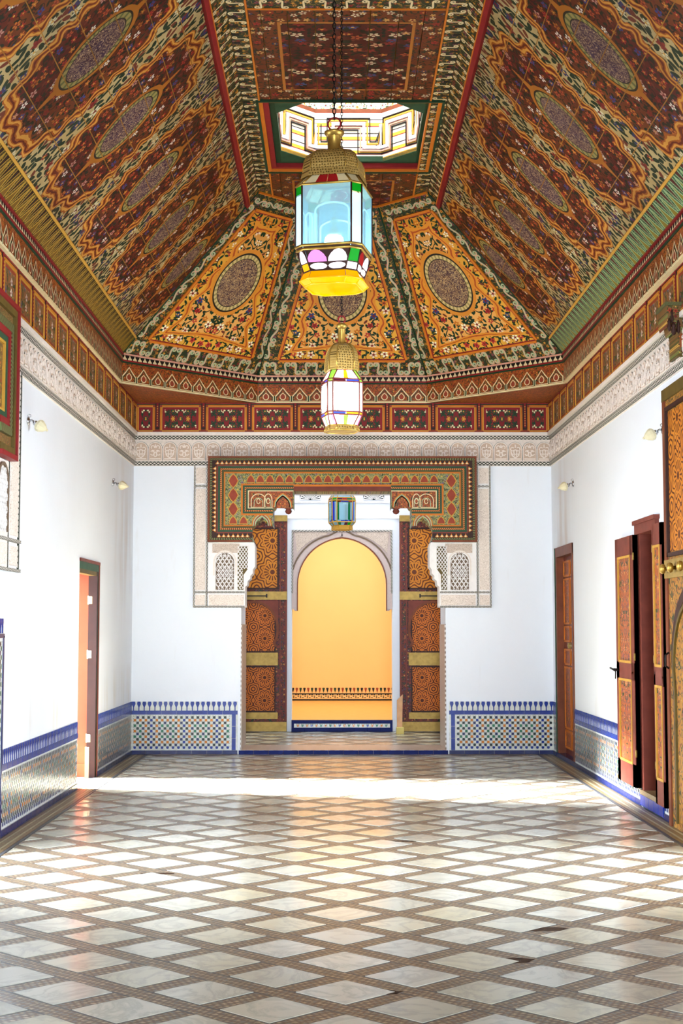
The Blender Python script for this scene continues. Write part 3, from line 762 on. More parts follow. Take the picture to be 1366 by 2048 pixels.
# --- scroll motif (an S of two curls) used on all painted borders
def clothoid(k=6.6, p=3.2, n=34):
    h = []; x = y = 0.0; ds = 1.0 / n
    for i in range(n):
        s = (i + 0.5) * ds; th = k * s ** p; x += math.cos(th) * ds; y += math.sin(th) * ds; h.append((x, y))
    pts = [(-a, -b) for a, b in h[::-1]] + [(0, 0)] + h
    return pts
def scroll_mesh(w, h, rs, wid=0.022, turns=1.35):
    """S scroll of width w and height h with curls of radius rs"""
    b = h / 2 - rs; cx = w / 2 - rs; n = 15; top = []
    for i in range(n + 1):
        t_ = i / n; a = PI - turns * 2 * PI * (1 - t_); r = rs * (0.22 + 0.78 * t_); top.append((cx + r * math.cos(a), b + r * math.sin(a)))
    P0, P3 = top[-1], (-top[-1][0], -top[-1][1]); k = b * 0.95
    mid = []
    for i in range(1, 9):
        t_ = i / 9; q = 1 - t_; c1 = (P0[0], P0[1] - k); c2 = (P3[0], P3[1] + k)
        mid.append(tuple(q ** 3 * P0[m] + 3 * q * q * t_ * c1[m] + 3 * q * t_ * t_ * c2[m] + t_ ** 3 * P3[m] for m in (0, 1)))
    P = top + mid + [(-x, -y) for x, y in top[::-1]]; m_ = len(P)
    ws = [wid * (0.45 + 0.55 * math.sin(PI * i / (m_ - 1)) ** 0.7) for i in range(m_)]
    t = MB(); t.ribbon(P, ws, 0.0025, 0); t.ribbon(P[9:-9], [w_ * 0.45 for w_ in ws[9:-9]], 0.0038, 1)
    return t.mesh('scroll', ['pgreen', 'pink'])
S_UP = scroll_mesh(0.125, 0.175, 0.034, 0.024); S_LONG = scroll_mesh(0.095, 0.24, 0.034, 0.022); S_SM = scroll_mesh(0.085, 0.165, 0.032, 0.020)
S_GOLD = scroll_mesh(0.10, 0.15, 0.026, 0.016)
g_ = MB(); 
def recolor(me, a, b):
    m2 = me.copy(); m2.materials.clear(); m2.materials.append(M[a]); m2.materials.append(M[b]); return m2
S_GOLD = recolor(S_GOLD, 'cream', 'wood')
HEART = MB(); HEART.ribbon([(0, -0.035), (0, 0.035)], [0.05, 0.012], 0.002); HEART = HEART.mesh('heart', ['black'])
def scroll_row(Fr, par, p0, p1, me, pitch, flip='x', rot=0.0, inset=0.0):
    d = Vector(p1) - Vector(p0); L = d.length; n = max(1, int(round((L - 2 * inset) / pitch))); ang = math.atan2(d.y, d.x)
    for i in range(n):
        t = (inset + (L - 2 * inset) * (i + 0.5) / n) / L; c = Vector(p0) + d * t; s_ = -1 if i % 2 else 1
        piece('scroll', me, par, Fr.at(c.x, c.y, 0.001, ang + rot, s_ if flip == 'x' else 1, s_ if flip == 'y' else 1))

# --- the three end panels
PH = math.hypot(YE - YF1, ZF - ZC); TW = 0.385
def end_panel(Fr, wb, wt):
    t = MB(); t.prism([(-wb, 0), (wb, 0), (wt, PH), (-wt, PH)], -0.03, 0.0); t.uvxy(); t.build('scroll_ground', ['scrollground'], ceiling, Fr.M)
    f = [(-0.745, 0.235), (0.745, 0.235), (0.26, 2.0), (-0.26, 2.0)]
    t = MB(); t.prism(f, 0.0, 0.006); t.uvxy(); t.build('painted_panel', ['endpanel'], ceiling, Fr.M)
    for i in range(4):
        a, b = f[i], f[(i + 1) % 4]
        t = MB(); t.band([a, b], -0.028, 0.0, 0.0, 0.016, 0); t.band([a, b], 0.0, 0.012, 0.0, 0.010, 1)
        t.build('panel_moulding', ['orange', 'red'], ceiling, Fr.M)
    scroll_row(Fr, ceiling, (-wb + 0.03, 0.112), (wb - 0.03, 0.112), S_UP, 0.125)
    for s_ in (-1, 1):
        a = (s_ * (wb - 0.11), 0.25); b = (s_ * (wt - 0.055), 2.05)
        scroll_row(Fr, ceiling, a, b, S_LONG, 0.245, 'x', PI / 2)
    scroll_row(Fr, ceiling, (-wt + 0.04, 2.11), (wt - 0.04, 2.11), S_SM, 0.17, 'x', PI / 2)
F_EC = Frame((XC, YE, ZC), (1, 0, 0), (0, YF1 - YE, ZF - ZC))
end_panel(F_EC, WE, WF1)
for s_ in (-1, 1):
    A = Vector((XC + s_ * 2.42, YA, ZC)); B = Vector((XC + s_ * WE, YE, ZC)); C_ = Vector((XC + s_ * FH, YFC, ZF)); D_ = Vector((XC + s_ * WF1, YF1, ZF))
    if s_ > 0: A, B, C_, D_ = B, A, D_, C_
    U = (B - A).normalized(); mid = (A + B) / 2; tm = (C_ + D_) / 2
    V = (tm - mid); V -= U * V.dot(U)
    end_panel(Frame(mid, U, V), (B - A).length / 2, (D_ - C_).length / 2)
# dark hip fillets
for s_ in (-1, 1):
    for a, b in (((XC + s_ * 2.42, YA, ZC), (XC + s_ * FH, YFC, ZF)), ((XC + s_ * WE, YE, ZC), (XC + s_ * WF1, YF1, ZF))):
        mb = MB(); mb.tube([a, b], 0.011, 6); mb.build('hip_fillet', ['dgreen'], ceiling)
# scrolls and hearts on the side bands
for Fr, sg in ((F_SL, 1), (F_SR, -1)):
    for k in range(int((14.85 - 7.6) / 0.16)):
        y = 7.6 + k * 0.16
        piece('scroll', S_GOLD, ceiling, Fr.at(sg * y, 2.155, 0.001, 0, 1 if k % 2 else -1, 0.85))
    for k in range(int((14.75 - 9.4) / 0.16)):
        y = 9.4 + k * 0.16
        piece('scroll', S_GOLD, ceiling, F_F.at(-sg * 0.83, -y, 0.001, PI / 2, 1 if k % 2 else -1, 0.85))
        piece('heart', HEART, ceiling, F_F.at(-sg * 0.87, -y - 0.08, 0.001, sg * PI / 2))
scroll_row(F_F, ceiling, (-0.72, -10.22), (0.72, -10.22), S_GOLD, 0.16, 'x')

# ================================================================== CORNICE (arches, buds) round the room
cornice = root('trim_1', 'painted wooden cornice of pointed arches with teardrops under the ceiling', 'cornice', 'structure')
arch_me = MB(); aw, ah = 0.2, 0.165
o = [(-0.45 * aw, 0.0), (-0.45 * aw, 0.36 * ah), (-0.22 * aw, 0.66 * ah), (0, ah), (0.22 * aw, 0.66 * ah), (0.45 * aw, 0.36 * ah), (0.45 * aw, 0)]
arch_me.ribbon(o, 0.013, 0.003, 0); arch_me.ribbon([(a * 0.86, b * 0.86 - 0.002) for a, b in o], 0.008, 0.0025, 1)
arch_me.ribbon([(-0.5 * aw, 0), (-0.5 * aw, 0.4 * ah)], 0.016, 0.0035, 1); arch_me.ribbon([(-0.45 * aw, 0.004), (0.45 * aw, 0.004)], 0.008, 0.0032, 0)
td = [(0, 0.62 * ah)] + [(0.034 * math.cos(a) , 0.33 * ah + 0.034 * math.sin(a)) for a in [math.radians(40 - k * 26) for k in range(11)]]
arch_me.poly([(x, y, 0.0022) for x, y in td][::-1], 2); arch_me.ribbon(td, 0.010, 0.0032, 0, True)
arch_me = arch_me.mesh('pointed_arch', ['cream', 'dgreen', 'brownred'])
segs = [((xl, 4.0), (xl, YA)), ((xl, YA), (XC - WE, YE)), ((XC - WE, YE), (XC + WE, YE)), ((XC + WE, YE), (xr, YA)), ((xr, YA), (xr, 4.0))]
bud = [(-0.026, 0), (-0.026, 0.014), (-0.010, 0.028), (-0.005, 0.047), (0.005, 0.047), (0.010, 0.028), (0.026, 0.014), (0.026, 0)]
for si, (p0, p1) in enumerate(segs):
    d = Vector((p1[0] - p0[0], p1[1] - p0[1], 0)); L = d.length
    Fr = Frame((p0[0], p0[1], 0), d, (0, 0, 1))
    t = MB(); t.box(0, L, 4.16, 4.375, -0.04, 0.0, 0); t.uvxy(); t.build('arch_board', ['grain_red'], cornice, Fr.M)
    t = MB(); t.box(0, L, 4.375, 4.392, -0.04, 0.012, 0); t.box(0, L, 4.392, 4.408, -0.04, 0.02, 1); t.box(0, L, 4.462, 4.478, -0.04, 0.024, 2); t.box(0, L, 4.150, 4.162, -0.04, 0.008, 3)
    t.build('moulding', ['dgreen', 'red', 'red' if si in (0, 4) else 'pink', 'cream'], cornice, Fr.M)
    t = MB(); t.box(0, L, 4.408, 4.462, -0.04, 0.006, 0); n = int(L / 0.068)
    for k in range(n):
        u = (k + 0.5) * L / n; t.poly([(u + a, 4.411 + b, 0.0085) for a, b in bud][::-1], 1)
    t.build('bud_band', ['black', 'cream'], cornice, Fr.M)
    n = int(round(L / 0.2))
    for k in range(n):
        u = (k + 0.5) * L / n
        if si in (0, 4) and (u < 4.5 if si == 0 else u > L - 4.5): continue
        piece('pointed_arch', arch_me, cornice, Fr.at(u, 4.168, 0.0))
for s_ in (-1, 1):
    P = [(XC + s_ * 2.47, YA), (XC + s_ * 2.47, YB), (XC + s_ * WE, YB), (XC + s_ * WE, YE)]
    if s_ > 0: P = P[::-1]
    mb = MB(); mb.prism(P[::-1], 4.150, 4.175); mb.uvxy(); mb.build('soffit_board', ['grain_red'], cornice)

# ================================================================== WOOD PANEL FRIEZE and PLASTER FRIEZE
def frieze_panel_mesh(W, H, flo):
    t = MB(); w = W / 2
    t.box(-w, w, 0, H, -0.02, 0.006, 0)
    iw, y0, y1 = w - 0.055, 0.02, H - 0.045
    R = [(-iw, y0), (iw, y0), (iw, y1), (-iw, y1)]
    for i in range(4):
        a, b = R[i], R[(i + 1) % 4]
        t.band([a, b], -0.026, -0.006, 0.004, 0.016, 1); t.band([a, b], -0.006, 0.002, 0.004, 0.018, 2)
    f = (iw - 0.03, 0.05, H - 0.075)
    t.poly([(-iw, y0, 0.008), (iw, y0, 0.008), (iw, y1, 0.008), (-iw, y1, 0.008)], 3)
    t.face([t.vert(-f[0], f[1], 0.0095), t.vert(f[0], f[1], 0.0095), t.vert(f[0], f[2], 0.0095), t.vert(-f[0], f[2], 0.0095)], 4, [(-f[0], -(f[2] - f[1]) / 2), (f[0], -(f[2] - f[1]) / 2), (f[0], (f[2] - f[1]) / 2), (-f[0], (f[2] - f[1]) / 2)])
    return t.mesh('frieze_panel', ['brownred', 'orange', 'gold', 'red' if flo == 'fr_red' else 'brownred', flo])
def post_mesh(H):
    t = MB(); t.box(-0.027, 0.027, 0.03, H, 0.0, 0.012, 0); t.box(-0.012, 0.012, 0.06, H, 0.0, 0.017, 1)
    for k in range(9): t.box(-0.006, 0.006, 0.075 + k * 0.028, 0.087 + k * 0.028, 0.0, 0.020, 2)
    return t.mesh('frieze_post', ['wood_dark', 'red', 'gold'])
PM = post_mesh(0.345)
def stucco_mesh(var):
    w, h = 0.078, 0.215; t = MB()
    P = [(-w, 0.0), (w, 0.0), (w, h - w)] + arc(0, h - w, w, 0, PI, 10)[1:]
    t.prism(P, 0.0, 0.010, 1, 0.003, back=False, ms=0); t.ribbon(P, 0.010, 0.015, 0, True, z0=0.005)
    t.ribbon([(-w - 0.006, -0.002), (-w - 0.006, h - w)] + arc(0, h - w, w + 0.006, PI, 0, 12)[1:] + [(w + 0.006, -0.002)], 0.006, 0.004, 2)
    zz = 0.020
    def rel(pts, wd): t.ribbon(pts, wd, zz, 0, z0=0.009)
    for s_ in (-1, 1):
        if var == 0:
            rel([(s_ * x, y) for x, y in arc(0.034, 0.135, 0.021, -2.6, 2.4, 9)], 0.010)
            rel([(s_ * x, y) for x, y in [(0.0, 0.03), (0.03, 0.05), (0.045, 0.08), (0.05, 0.11)]], 0.012)
            rel([(s_ * x, y) for x, y in arc(0.03, 0.06, 0.017, 0, 4.4, 8)], 0.009)
        else:
            rel([(s_ * x, y) for x, y in arc(0.03, 0.155, 0.020, 3.6, -0.9, 9)], 0.011)
            rel([(s_ * x, y) for x, y in arc(0.035, 0.085, 0.024, 1.4, 5.9, 9)], 0.011)
            rel([(s_ * x, y) for x, y in [(0.01, 0.115), (0.03, 0.12), (0.055, 0.105)]], 0.010)
    rel(arc(0, 0.07 if var else 0.10, 0.018, 0, 2 * PI * 0.98, 10, 0.028), 0.011)
    rel([(0, 0.15), (0, 0.19)], 0.012); rel([(-0.065, 0.018), (0.065, 0.018)], 0.012)
    return t.mesh('stucco_arch', ['carved', 'carved_ground', 'green_gap'])
SM = [stucco_mesh(0), stucco_mesh(1)]
def friezes(name, Fr, u0, u1, label, pw, pu0, flo, kname, skip=None):
    L = u1 - u0
    r = root(name, label[0], 'frieze', 'structure')
    n0 = math.floor((u0 - pu0) / pw); k = n0; me = frieze_panel_mesh(pw, 0.345, flo); mec = {}
    while pu0 + k * pw < u1 - 0.02:
        a, b = max(pu0 + k * pw, u0), min(pu0 + (k + 1) * pw, u1)
        m_ = me if b - a > pw - 0.01 else mec.setdefault(round(b - a, 2), frieze_panel_mesh(b - a, 0.345, flo))
        if b - a > 0.13: piece('frieze_panel', m_, r, Fr.at((a + b) / 2, 3.80, 0.02))
        if a > u0 + 0.03: piece('frieze_post', PM, r, Fr.at(a, 3.80, 0.024))
        k += 1
    t = MB(); t.box(u0, u1, 3.795, 4.165, -0.005, 0.003); t.build('backing_board', ['wood_red'], r, Fr.M)
    t = MB(); t.box(u0, u1, 4.138, 4.152, 0, 0.035, 0); t.box(u0, u1, 4.128, 4.138, 0, 0.03, 1); t.build('moulding', ['red', 'dgreen'], r, Fr.M)
    s = root(kname, label[1], 'frieze', 'structure')
    t = MB(); t.box(u0, u1, 3.395, 3.80, -0.005, 0.012, 0); t.box(u0, u1, 3.762, 3.80, 0.0, 0.045, 0); t.build('plaster_ground', ['plaster'], s, Fr.M)
    t = MB(); t.box(u0, u1, 3.458, 3.69, 0.010, 0.0135); t.build('painted_ground', ['plaster'], s, Fr.M)
    for z0, z1 in ((3.402, 3.45), (3.713, 3.757)):
        t = MB(); t.band([(u0, z0), (u1, z0)], 0.0, z1 - z0, 0.01, 0.022); t.build('knotted_band', ['knot'], s, Fr.M)
    n = int(round(L / 0.171)); 
    for k in range(n):
        u = u0 + (k + 0.5) * L / n
        piece('stucco_arch', SM[k % 2], s, Fr.at(u, 3.463, 0.0125, 0, L / n / 0.171))
friezes('trim_2', F_L, 4.0, YB, ('frieze of ochre floral panels high on the wall with the open doorway', 'carved plaster frieze above the narrow open doorway wall'), 0.5, 10.43, 'fr_olive', 'trim_3')
friezes('trim_4', F_B, XL, XR, ('frieze of red floral panels above the great portal', 'carved plaster arch frieze directly above the great portal'), 0.547, -0.467, 'fr_red', 'trim_5')
friezes('trim_6', F_R, -YB, -4.0, ('frieze of ochre floral panels high above the red shutters', 'carved plaster frieze high above the red shutters'), 0.5, -10.43, 'fr_olive', 'trim_7')

# ================================================================== TILED DADOES
merlon = MB(); mp, mh = 0.0625, 0.105
merlon.prism([(x * mp, y * mh) for x, y in [(-0.09, 0), (0.09, 0), (0.10, 0.38), (0.36, 0.74), (0.28, 1), (-0.28, 1), (-0.36, 0.74), (-0.10, 0.38)]], 0, 0.007, 0, 0.0, back=False)
merlon = merlon.mesh('merlon_tile', ['z_blue'])
ztile = MB(); ztile.box(-0.083, 0.083, 0, 0.046, 0, 0.010, 0, 0.002); ztile = ztile.mesh('border_tile', ['z_blue'])
zbase = MB(); zbase.box(-0.083, 0.083, 0, 0.048, 0, 0.014, 0, 0.002); zbase = zbase.mesh('base_tile', ['z_navy'])
def mosaic(u0, u1, z0, z1, n=0.0115):
    t = MB(); p = 0.064; dz = 0.0318; rows = int((z1 - z0) / dz); cols = int((u1 - u0) / p)
    mu = (u1 - u0 - cols * p) / 2 + u0; mz = (z1 - z0 - (rows - 1) * dz) / 2 + z0
    oc = [(0.0170 * math.cos(PI / 8 + k * PI / 4), 0.0170 * math.sin(PI / 8 + k * PI / 4)) for k in range(8)]
    for r in range(rows):
        z = mz + r * dz
        if r % 2 == 0:
            for c in range(cols):
                u = mu + (c + 0.5) * p; cc_ = ((c + 3) % 6) - 3; d = max(abs(cc_), abs((r - rows // 2) // 2))
                m_ = {0: 4, 1: 3, 2: 4}.get(d, 1)
                t.poly([(u + a, z + b, n) for a, b in oc], m_)
        else:
            for c in range(cols + 1):
                u = mu + c * p
                if u < u0 + 0.01 or u > u1 - 0.01: continue
                t.poly([(u + a, z + b, n) for a, b in oc], 2 if (c + r) % 3 else 5)
        for c in range(2 * cols):
            u = mu + (c + 0.5) * p / 2
            for a in (0.0,):
                t.poly([(u - 0.0055, z + dz / 2 - 0, n), (u, z + dz / 2 - 0.0055, n), (u + 0.0055, z + dz / 2, n), (u, z + dz / 2 + 0.0055, n)], 2)
    return t
ZM = ['z_white', 'z_blue', 'z_black', 'z_green', 'z_orange', 'z_navy']
def dado(name, Fr, spans, label, hi=0.465):
    r = root(name, label, 'tiled dado', 'structure')
    for u0, u1, e0, e1 in spans:
        L = u1 - u0
        t = MB(); t.box(u0, u1, 0.0, hi + 0.15, -0.004, 0.008); t.build('white_tile_ground', ['z_white'], r, Fr.M)
        a = u0 + (0.075 if e0 else 0.01); b = u1 - (0.075 if e1 else 0.01)
        if b - a > 0.15: mosaic(a, b, 0.06, hi - 0.012).build('mosaic_field', ZM, r, Fr.M, kind='stuff')
        n = max(1, round(L / 0.168))
        for k in range(n):
            u = u0 + (k + 0.5) * L / n; s_ = L / n / 0.168
            piece('base_tile', zbase, r, Fr.at(u, 0.001, 0.004, 0, s_)); piece('border_tile', ztile, r, Fr.at(u, hi, 0.005, 0, s_))
        n = max(1, round(L / mp))
        for k in range(n): piece('merlon_tile', merlon, r, Fr.at(u0 + (k + 0.5) * L / n, hi + 0.046, 0.006))
        for e_, u in ((e0, u0 + 0.045), (e1, u1 - 0.045)):
            if e_:
                for k in range(3): piece('border_tile', ztile, r, Fr.at(u + 0.023, 0.05 + 0.07 + k * 0.139, 0.006, PI / 2, 0.82, 1))
    return r
dado('baseboard_left', F_L, [(10.28, 13.30, 0, 0), (14.43, YB, 0, 0)], 'blue and white mosaic dado below the wall with the narrow open doorway')
dado('baseboard_back', F_B, [(XL, -1.135, 0, 1), (1.345, XR, 1, 0)], 'blue and white mosaic dado on both sides of the great portal')
dado('baseboard_right', F_R, [(-YB, -16.56, 0, 0), (-15.33, -12.06, 0, 0), (-11.22, -10.88, 0, 0)], 'blue and white mosaic dado below the wall with red shutters')
# taller mosaic panel beside the great doorway (foreground edge of the frame)
r = root('trim_10', 'tall dark mosaic pilaster with blue edging at the near end of the doorway wall', 'tiled pilaster', 'structure')
t = MB(); t.box(9.55, 10.27, 0, 1.50, 0, 0.012); t.build('tile_ground', ['z_white'], r, F_L.M)
mosaic(9.58, 10.22, 0.04, 1.40, 0.0155).build('mosaic_field', ['z_white', 'z_green', 'z_black', 'z_orange', 'z_yellow', 'z_navy'], r, F_L.M, kind='stuff')
t = MB(); t.box(10.235, 10.265, 0, 1.43, 0.01, 0.019); t.box(9.55, 10.265, 1.415, 1.445, 0.01, 0.019); t.build('border_strip', ['z_navy'], r, F_L.M)
for k in range(11): piece('merlon_tile', merlon, r, F_L.at(9.58 + k * mp, 1.448, 0.012))

# ================================================================== GREAT PORTAL in the end wall
PX = 0.092                                        # its axis
F_P = Frame((PX, YB, 0), (1, 0, 0), (0, 0, 1))
portal = root('trim_8', 'painted wooden portal head with stepped corbels and arabesque lozenges around the great opening', 'portal', 'structure')
PB = 0.10                                         # how far it stands proud of the wall
lobes = lambda x0, x1, z, r: None
def corbel_edge(x0, x1, zlow, zhigh):
    """scalloped underside from the outer low end x0 to the inner low end x1, peaking in the middle"""
    w = x1 - x0; pts = []
    prof = [(0.0, 0.0), (0.04, 0.22), (0.12, 0.34), (0.20, 0.32), (0.22, 0.52), (0.32, 0.62), (0.40, 0.60), (0.45, 0.85), (0.52, 1.0), (0.59, 0.85), (0.64, 0.62), (0.74, 0.64), (0.78, 0.42), (0.86, 0.40), (0.92, 0.12), (1.0, 0.0)]
    return [(x0 + w * a, zlow + (zhigh - zlow) * b) for a, b in prof]
def half(s):                                      # outline of one half of the wooden head, s = -1 left, 1 right
    P = [(1.585, 2.485), (1.585, 3.50), (0.0, 3.50), (0.0, 3.085), (0.575, 3.085), (0.575, 2.875)]
    P += [(a, b) for a, b in corbel_edge(0.575, 0.815, 2.875, 2.985)][1:]
    P += [(0.815, 2.66)]
    P += [(a, b) for a, b in corbel_edge(0.815, 1.065, 2.66, 2.775)][1:]
    P += [(1.085, 2.60), (1.045, 2.485)]
    P = [(s * a, b) for a, b in P]
    return P if s < 0 else P[::-1]
for s_ in (-1, 1):
    t = MB(); t.prism(half(s_)[::-1] if False else half(s_), -0.25, PB); t.uvxy(); t.build('portal_board', ['portal_green'], portal, F_P.M)
outer = [(1.06, 2.485), (1.585, 2.485), (1.585, 3.50), (-1.585, 3.50), (-1.585, 2.485), (-1.06, 2.485)]
for d0, d1, n1, m_, nm in ((0, 0.022, 0.045, 'wood', 'moulding'), (0.022, 0.048, 0.035, 'rope2', 'rope_moulding'), (0.048, 0.104, 0.016, 'wood_dark', 'bud_ground'),
                           (0.104, 0.118, 0.032, 'wood_red', 'moulding'), (0.118, 0.138, 0.026, 'wood_green', 'moulding'), (0.138, 0.172, 0.034, 'rope', 'rope_moulding'), (0.172, 0.188, 0.024, 'wood_olive', 'moulding'), (0.188, 0.202, 0.020, 'orange', 'moulding')):
    t = MB(); t.band(outer, d0, d1, PB - 0.01, PB + n1); t.build(nm, [m_], portal, F_P.M)
bm_ = MB(); bm_.poly([(x * 0.9, y * 0.9 - 0.02, 0) for x, y in bud], 0); bm_.poly([(0.012 * math.cos(k), -0.006 + 0.012 * math.sin(k), 0.001) for k in [i * PI / 4 for i in range(8)]], 1); bm_ = bm_.mesh('painted_bud', ['orange', 'cream'])
def buds(a, b, rot):
    d = Vector(b) - Vector(a); n = int(d.length / 0.052)
    for k in range(n):
        c = Vector(a) + d * ((k + 0.5) / n); piece('painted_bud', bm_, portal, F_P.at(c.x, c.y, PB + 0.018, rot))
buds((-1.50, 3.424), (1.50, 3.424), 0)
for s_ in (-1, 1): buds((s_ * 1.509, 2.60), (s_ * 1.509, 3.38), s_ * -PI / 2); buds((s_ * 1.09, 2.561), (s_ * 1.48, 2.561), 0)
# inner frames
for s_ in (-1, 1):
    p2 = [(s_ * 0.82, 2.80), (s_ * 1.195, 2.80), (s_ * 1.195, 3.175), (s_ * 0.575, 3.175)]
    if s_ < 0: sg_ = -1
    for d0, d1, n1, m_, nm in ((0.0, 0.022, 0.02, 'orange', 'moulding'), (0.022, 0.038, 0.028, 'wood_green', 'moulding'), (0.038, 0.066, 0.034, 'rope', 'rope_moulding'), (0.066, 0.080, 0.026, 'wood_green', 'moulding'), (0.080, 0.09, 0.018, 'cream', 'moulding')):
        t = MB(); t.band(p2, *( (d0, d1) if s_ > 0 else (-d1, -d0)), PB - 0.01, PB + n1); t.build(nm, [m_], portal, F_P.M)
    # arabesque tablet with small arches
    t = MB(); a, b = sorted((s_ * 0.585, s_ * 1.10)); t.box(a, b, 2.885, 3.085, PB - 0.005, PB + 0.006); t.uvxy(); t.build('arabesque_tablet', ['grain_red'], portal, F_P.M)
    for q, (u, w, h) in enumerate(((0.99, 0.085, 0.17), (0.875, 0.045, 0.17))):
        t = MB(); A_ = [(-w, 0), (-w, h * 0.5)] + arc(0, h * 0.5, w, PI, 0, 10, h * 0.45)[1:] + [(w, 0)]
        t.ribbon(A_, 0.010, 0.004, 0); t.ribbon([(x * 0.6, y * 0.62 + 0.012) for x, y in A_], 0.008, 0.004, 1); t.ribbon(arc(0, 0.075, 0.020, 0, 2 * PI * 0.95, 12, 0.03), 0.008, 0.005, 0)
        t.ribbon([(-w, 0.003), (w, 0.003)], 0.008, 0.004, 0)
        t.build('painted_arch', ['cream', 'pgreen'], portal, F_P.at(s_ * u, 2.893, PB + 0.006))
    # outlined arches over the two corbels
    for x0, x1, zl, zh in ((0.585, 0.82, 2.885, 3.06), (0.825, 1.075, 2.665, 2.825)):
        c = (x0 + x1) / 2; w = (x1 - x0) / 2 - 0.012; t = MB()
        o = [(-w, 0), (-w * 0.93, 0.06), (-w * 0.7, 0.105), (-w * 0.35, 0.14), (0, 0.165), (w * 0.35, 0.14), (w * 0.7, 0.105), (w * 0.93, 0.06), (w, 0)]
        for k, (f_, m_) in enumerate(((1.0, 0), (0.9, 1), (0.8, 2), (0.7, 1))): t.ribbon([(x * f_, y * f_) for x, y in o], 0.013, 0.006 - k * 0.001, m_)
        t.build('corbel_arch', ['orange', 'pgreen', 'brownred'], portal, F_P.at(s_ * c, zl + 0.012, PB + 0.002))
        t = MB(); t.poly([(x0, zl, PB + 0.001), (x1, zl, PB + 0.001)][:0] or [(x0 + 0.01, zh - 0.02, PB + 0.001), (x1, zh - 0.02, PB + 0.001), (x1, zh, PB + 0.001), (x0 + 0.01, zh, PB + 0.001)])
        # turned drop in the corbel
        t2 = MB(); t2.lathe([(0.004, -0.07), (0.03, -0.06), (0.042, -0.035), (0.03, -0.01), (0.05, 0.0), (0.05, 0.012)], 10)
        if x0 < 0.7: t2.build('corbel_drop', ['wood_red'], portal, F_P.at(s_ * (x0 + 0.055), zl + 0.01, -0.05) @ Matrix.Rotation(-PI / 2, 4, 'X'))
# lower lintel moulding
t = MB(); t.box(-0.575, 0.575, 3.085, 3.105, PB - 0.01, PB + 0.035, 0); t.box(-0.575, 0.575, 3.105, 3.142, PB - 0.01, PB + 0.022, 1); t.box(-0.575, 0.575, 3.142, 3.165, PB - 0.01, PB + 0.03, 2)
t.build('moulding', ['wood', 'wood_red', 'orange'], portal, F_P.M)
# lozenges and pointed arches in yellow outline
def loz(w, h, full):
    t = MB(); R = [(0, h), (w * 0.55, h * 0.62), (w, 0), (w * 0.55, -h * 0.62), (0, -h), (-w * 0.55, -h * 0.62), (-w, 0), (-w * 0.55, h * 0.62)]
    if not full: R = [(-w, 0), (w, 0), (w * 0.88, h * 0.45), (w * 0.5, h * 0.8), (0, h), (-w * 0.5, h * 0.8), (-w * 0.88, h * 0.45)]
    t.poly([(x, y, 0.002) for x, y in R], 1); t.ribbon(R, 0.011, 0.005, 0, True); return t.mesh('lozenge', ['gold', 'brownred'])
LZ, AR = loz(0.058, 0.082, True), loz(0.046, 0.088, False)
n = 20
for k in range(n): piece('lozenge', AR, portal, F_P.at(-1.14 + (k + 0.5) * 2.28 / n, 3.19, PB + 0.002))
for s_ in (-1, 1):
    for z in (3.21, 3.04, 2.875): piece('lozenge', LZ, portal, F_P.at(s_ * 1.288, z, PB + 0.002))
    for u in (1.288, 1.165): piece('lozenge', AR, portal, F_P.at(s_ * u, 2.70, PB + 0.002))

# carved plaster panels beside the portal
lat = None
def lattice(t, x0, x1, y0, y1, step, w, n, m, keep=lambda x, y: True):
    """two families of diagonal bars clipped to a rectangle"""
    k = -int((y1 - y0) / step) - 2
    def seg(a, b):
        p = [(a[0], a[1]), (b[0], b[1])]; dx, dy = b[0] - a[0], b[1] - a[1]; t0, t1 = 0.0, 1.0
        for pq in ((-dx, a[0] - x0), (dx, x1 - a[0]), (-dy, a[1] - y0), (dy, y1 - a[1])):
            if abs(pq[0]) < 1e-9: continue
            r_ = pq[1] / pq[0]
            if pq[0] < 0: t0 = max(t0, r_)
            else: t1 = min(t1, r_)
        if t1 - t0 > 0.02:
            A_ = (a[0] + dx * t0, a[1] + dy * t0); B_ = (a[0] + dx * t1, a[1] + dy * t1); N_ = 10; run = []
            for i in range(N_ + 1):
                q = (A_[0] + (B_[0] - A_[0]) * i / N_, A_[1] + (B_[1] - A_[1]) * i / N_)
                if keep(*q): run.append(q)
                else:
                    if len(run) > 1: t.ribbon(run, w, n, m, z0=n - 0.006)
                    run = []
            if len(run) > 1: t.ribbon(run, w, n, m, z0=n - 0.006)
    h = y1 - y0
    x = x0 - h * 0.75
    while x < x1 + h * 0.75:
        seg((x, y0), (x + h * 0.72, y1)); seg((x, y0), (x - h * 0.72, y1)); x += step
def rosette_field(t, x0, x1, y0, y1, keep, n, m):
    p = 0.052; j = 0; y = y0
    while y < y1:
        x = x0 + (p / 2 if j % 2 else 0)
        while x < x1:
            if keep(x, y): t.ribbon(arc(x, y, 0.021, 0, 2 * PI * 0.97, 8, 0.026), 0.0055, n, m, z0=n - 0.006)
            x += p
        y += 0.045; j += 1
panels = root('trim_11', 'pair of white carved plaster screens with arched grilles under the portal head', 'plaster screen', 'structure')
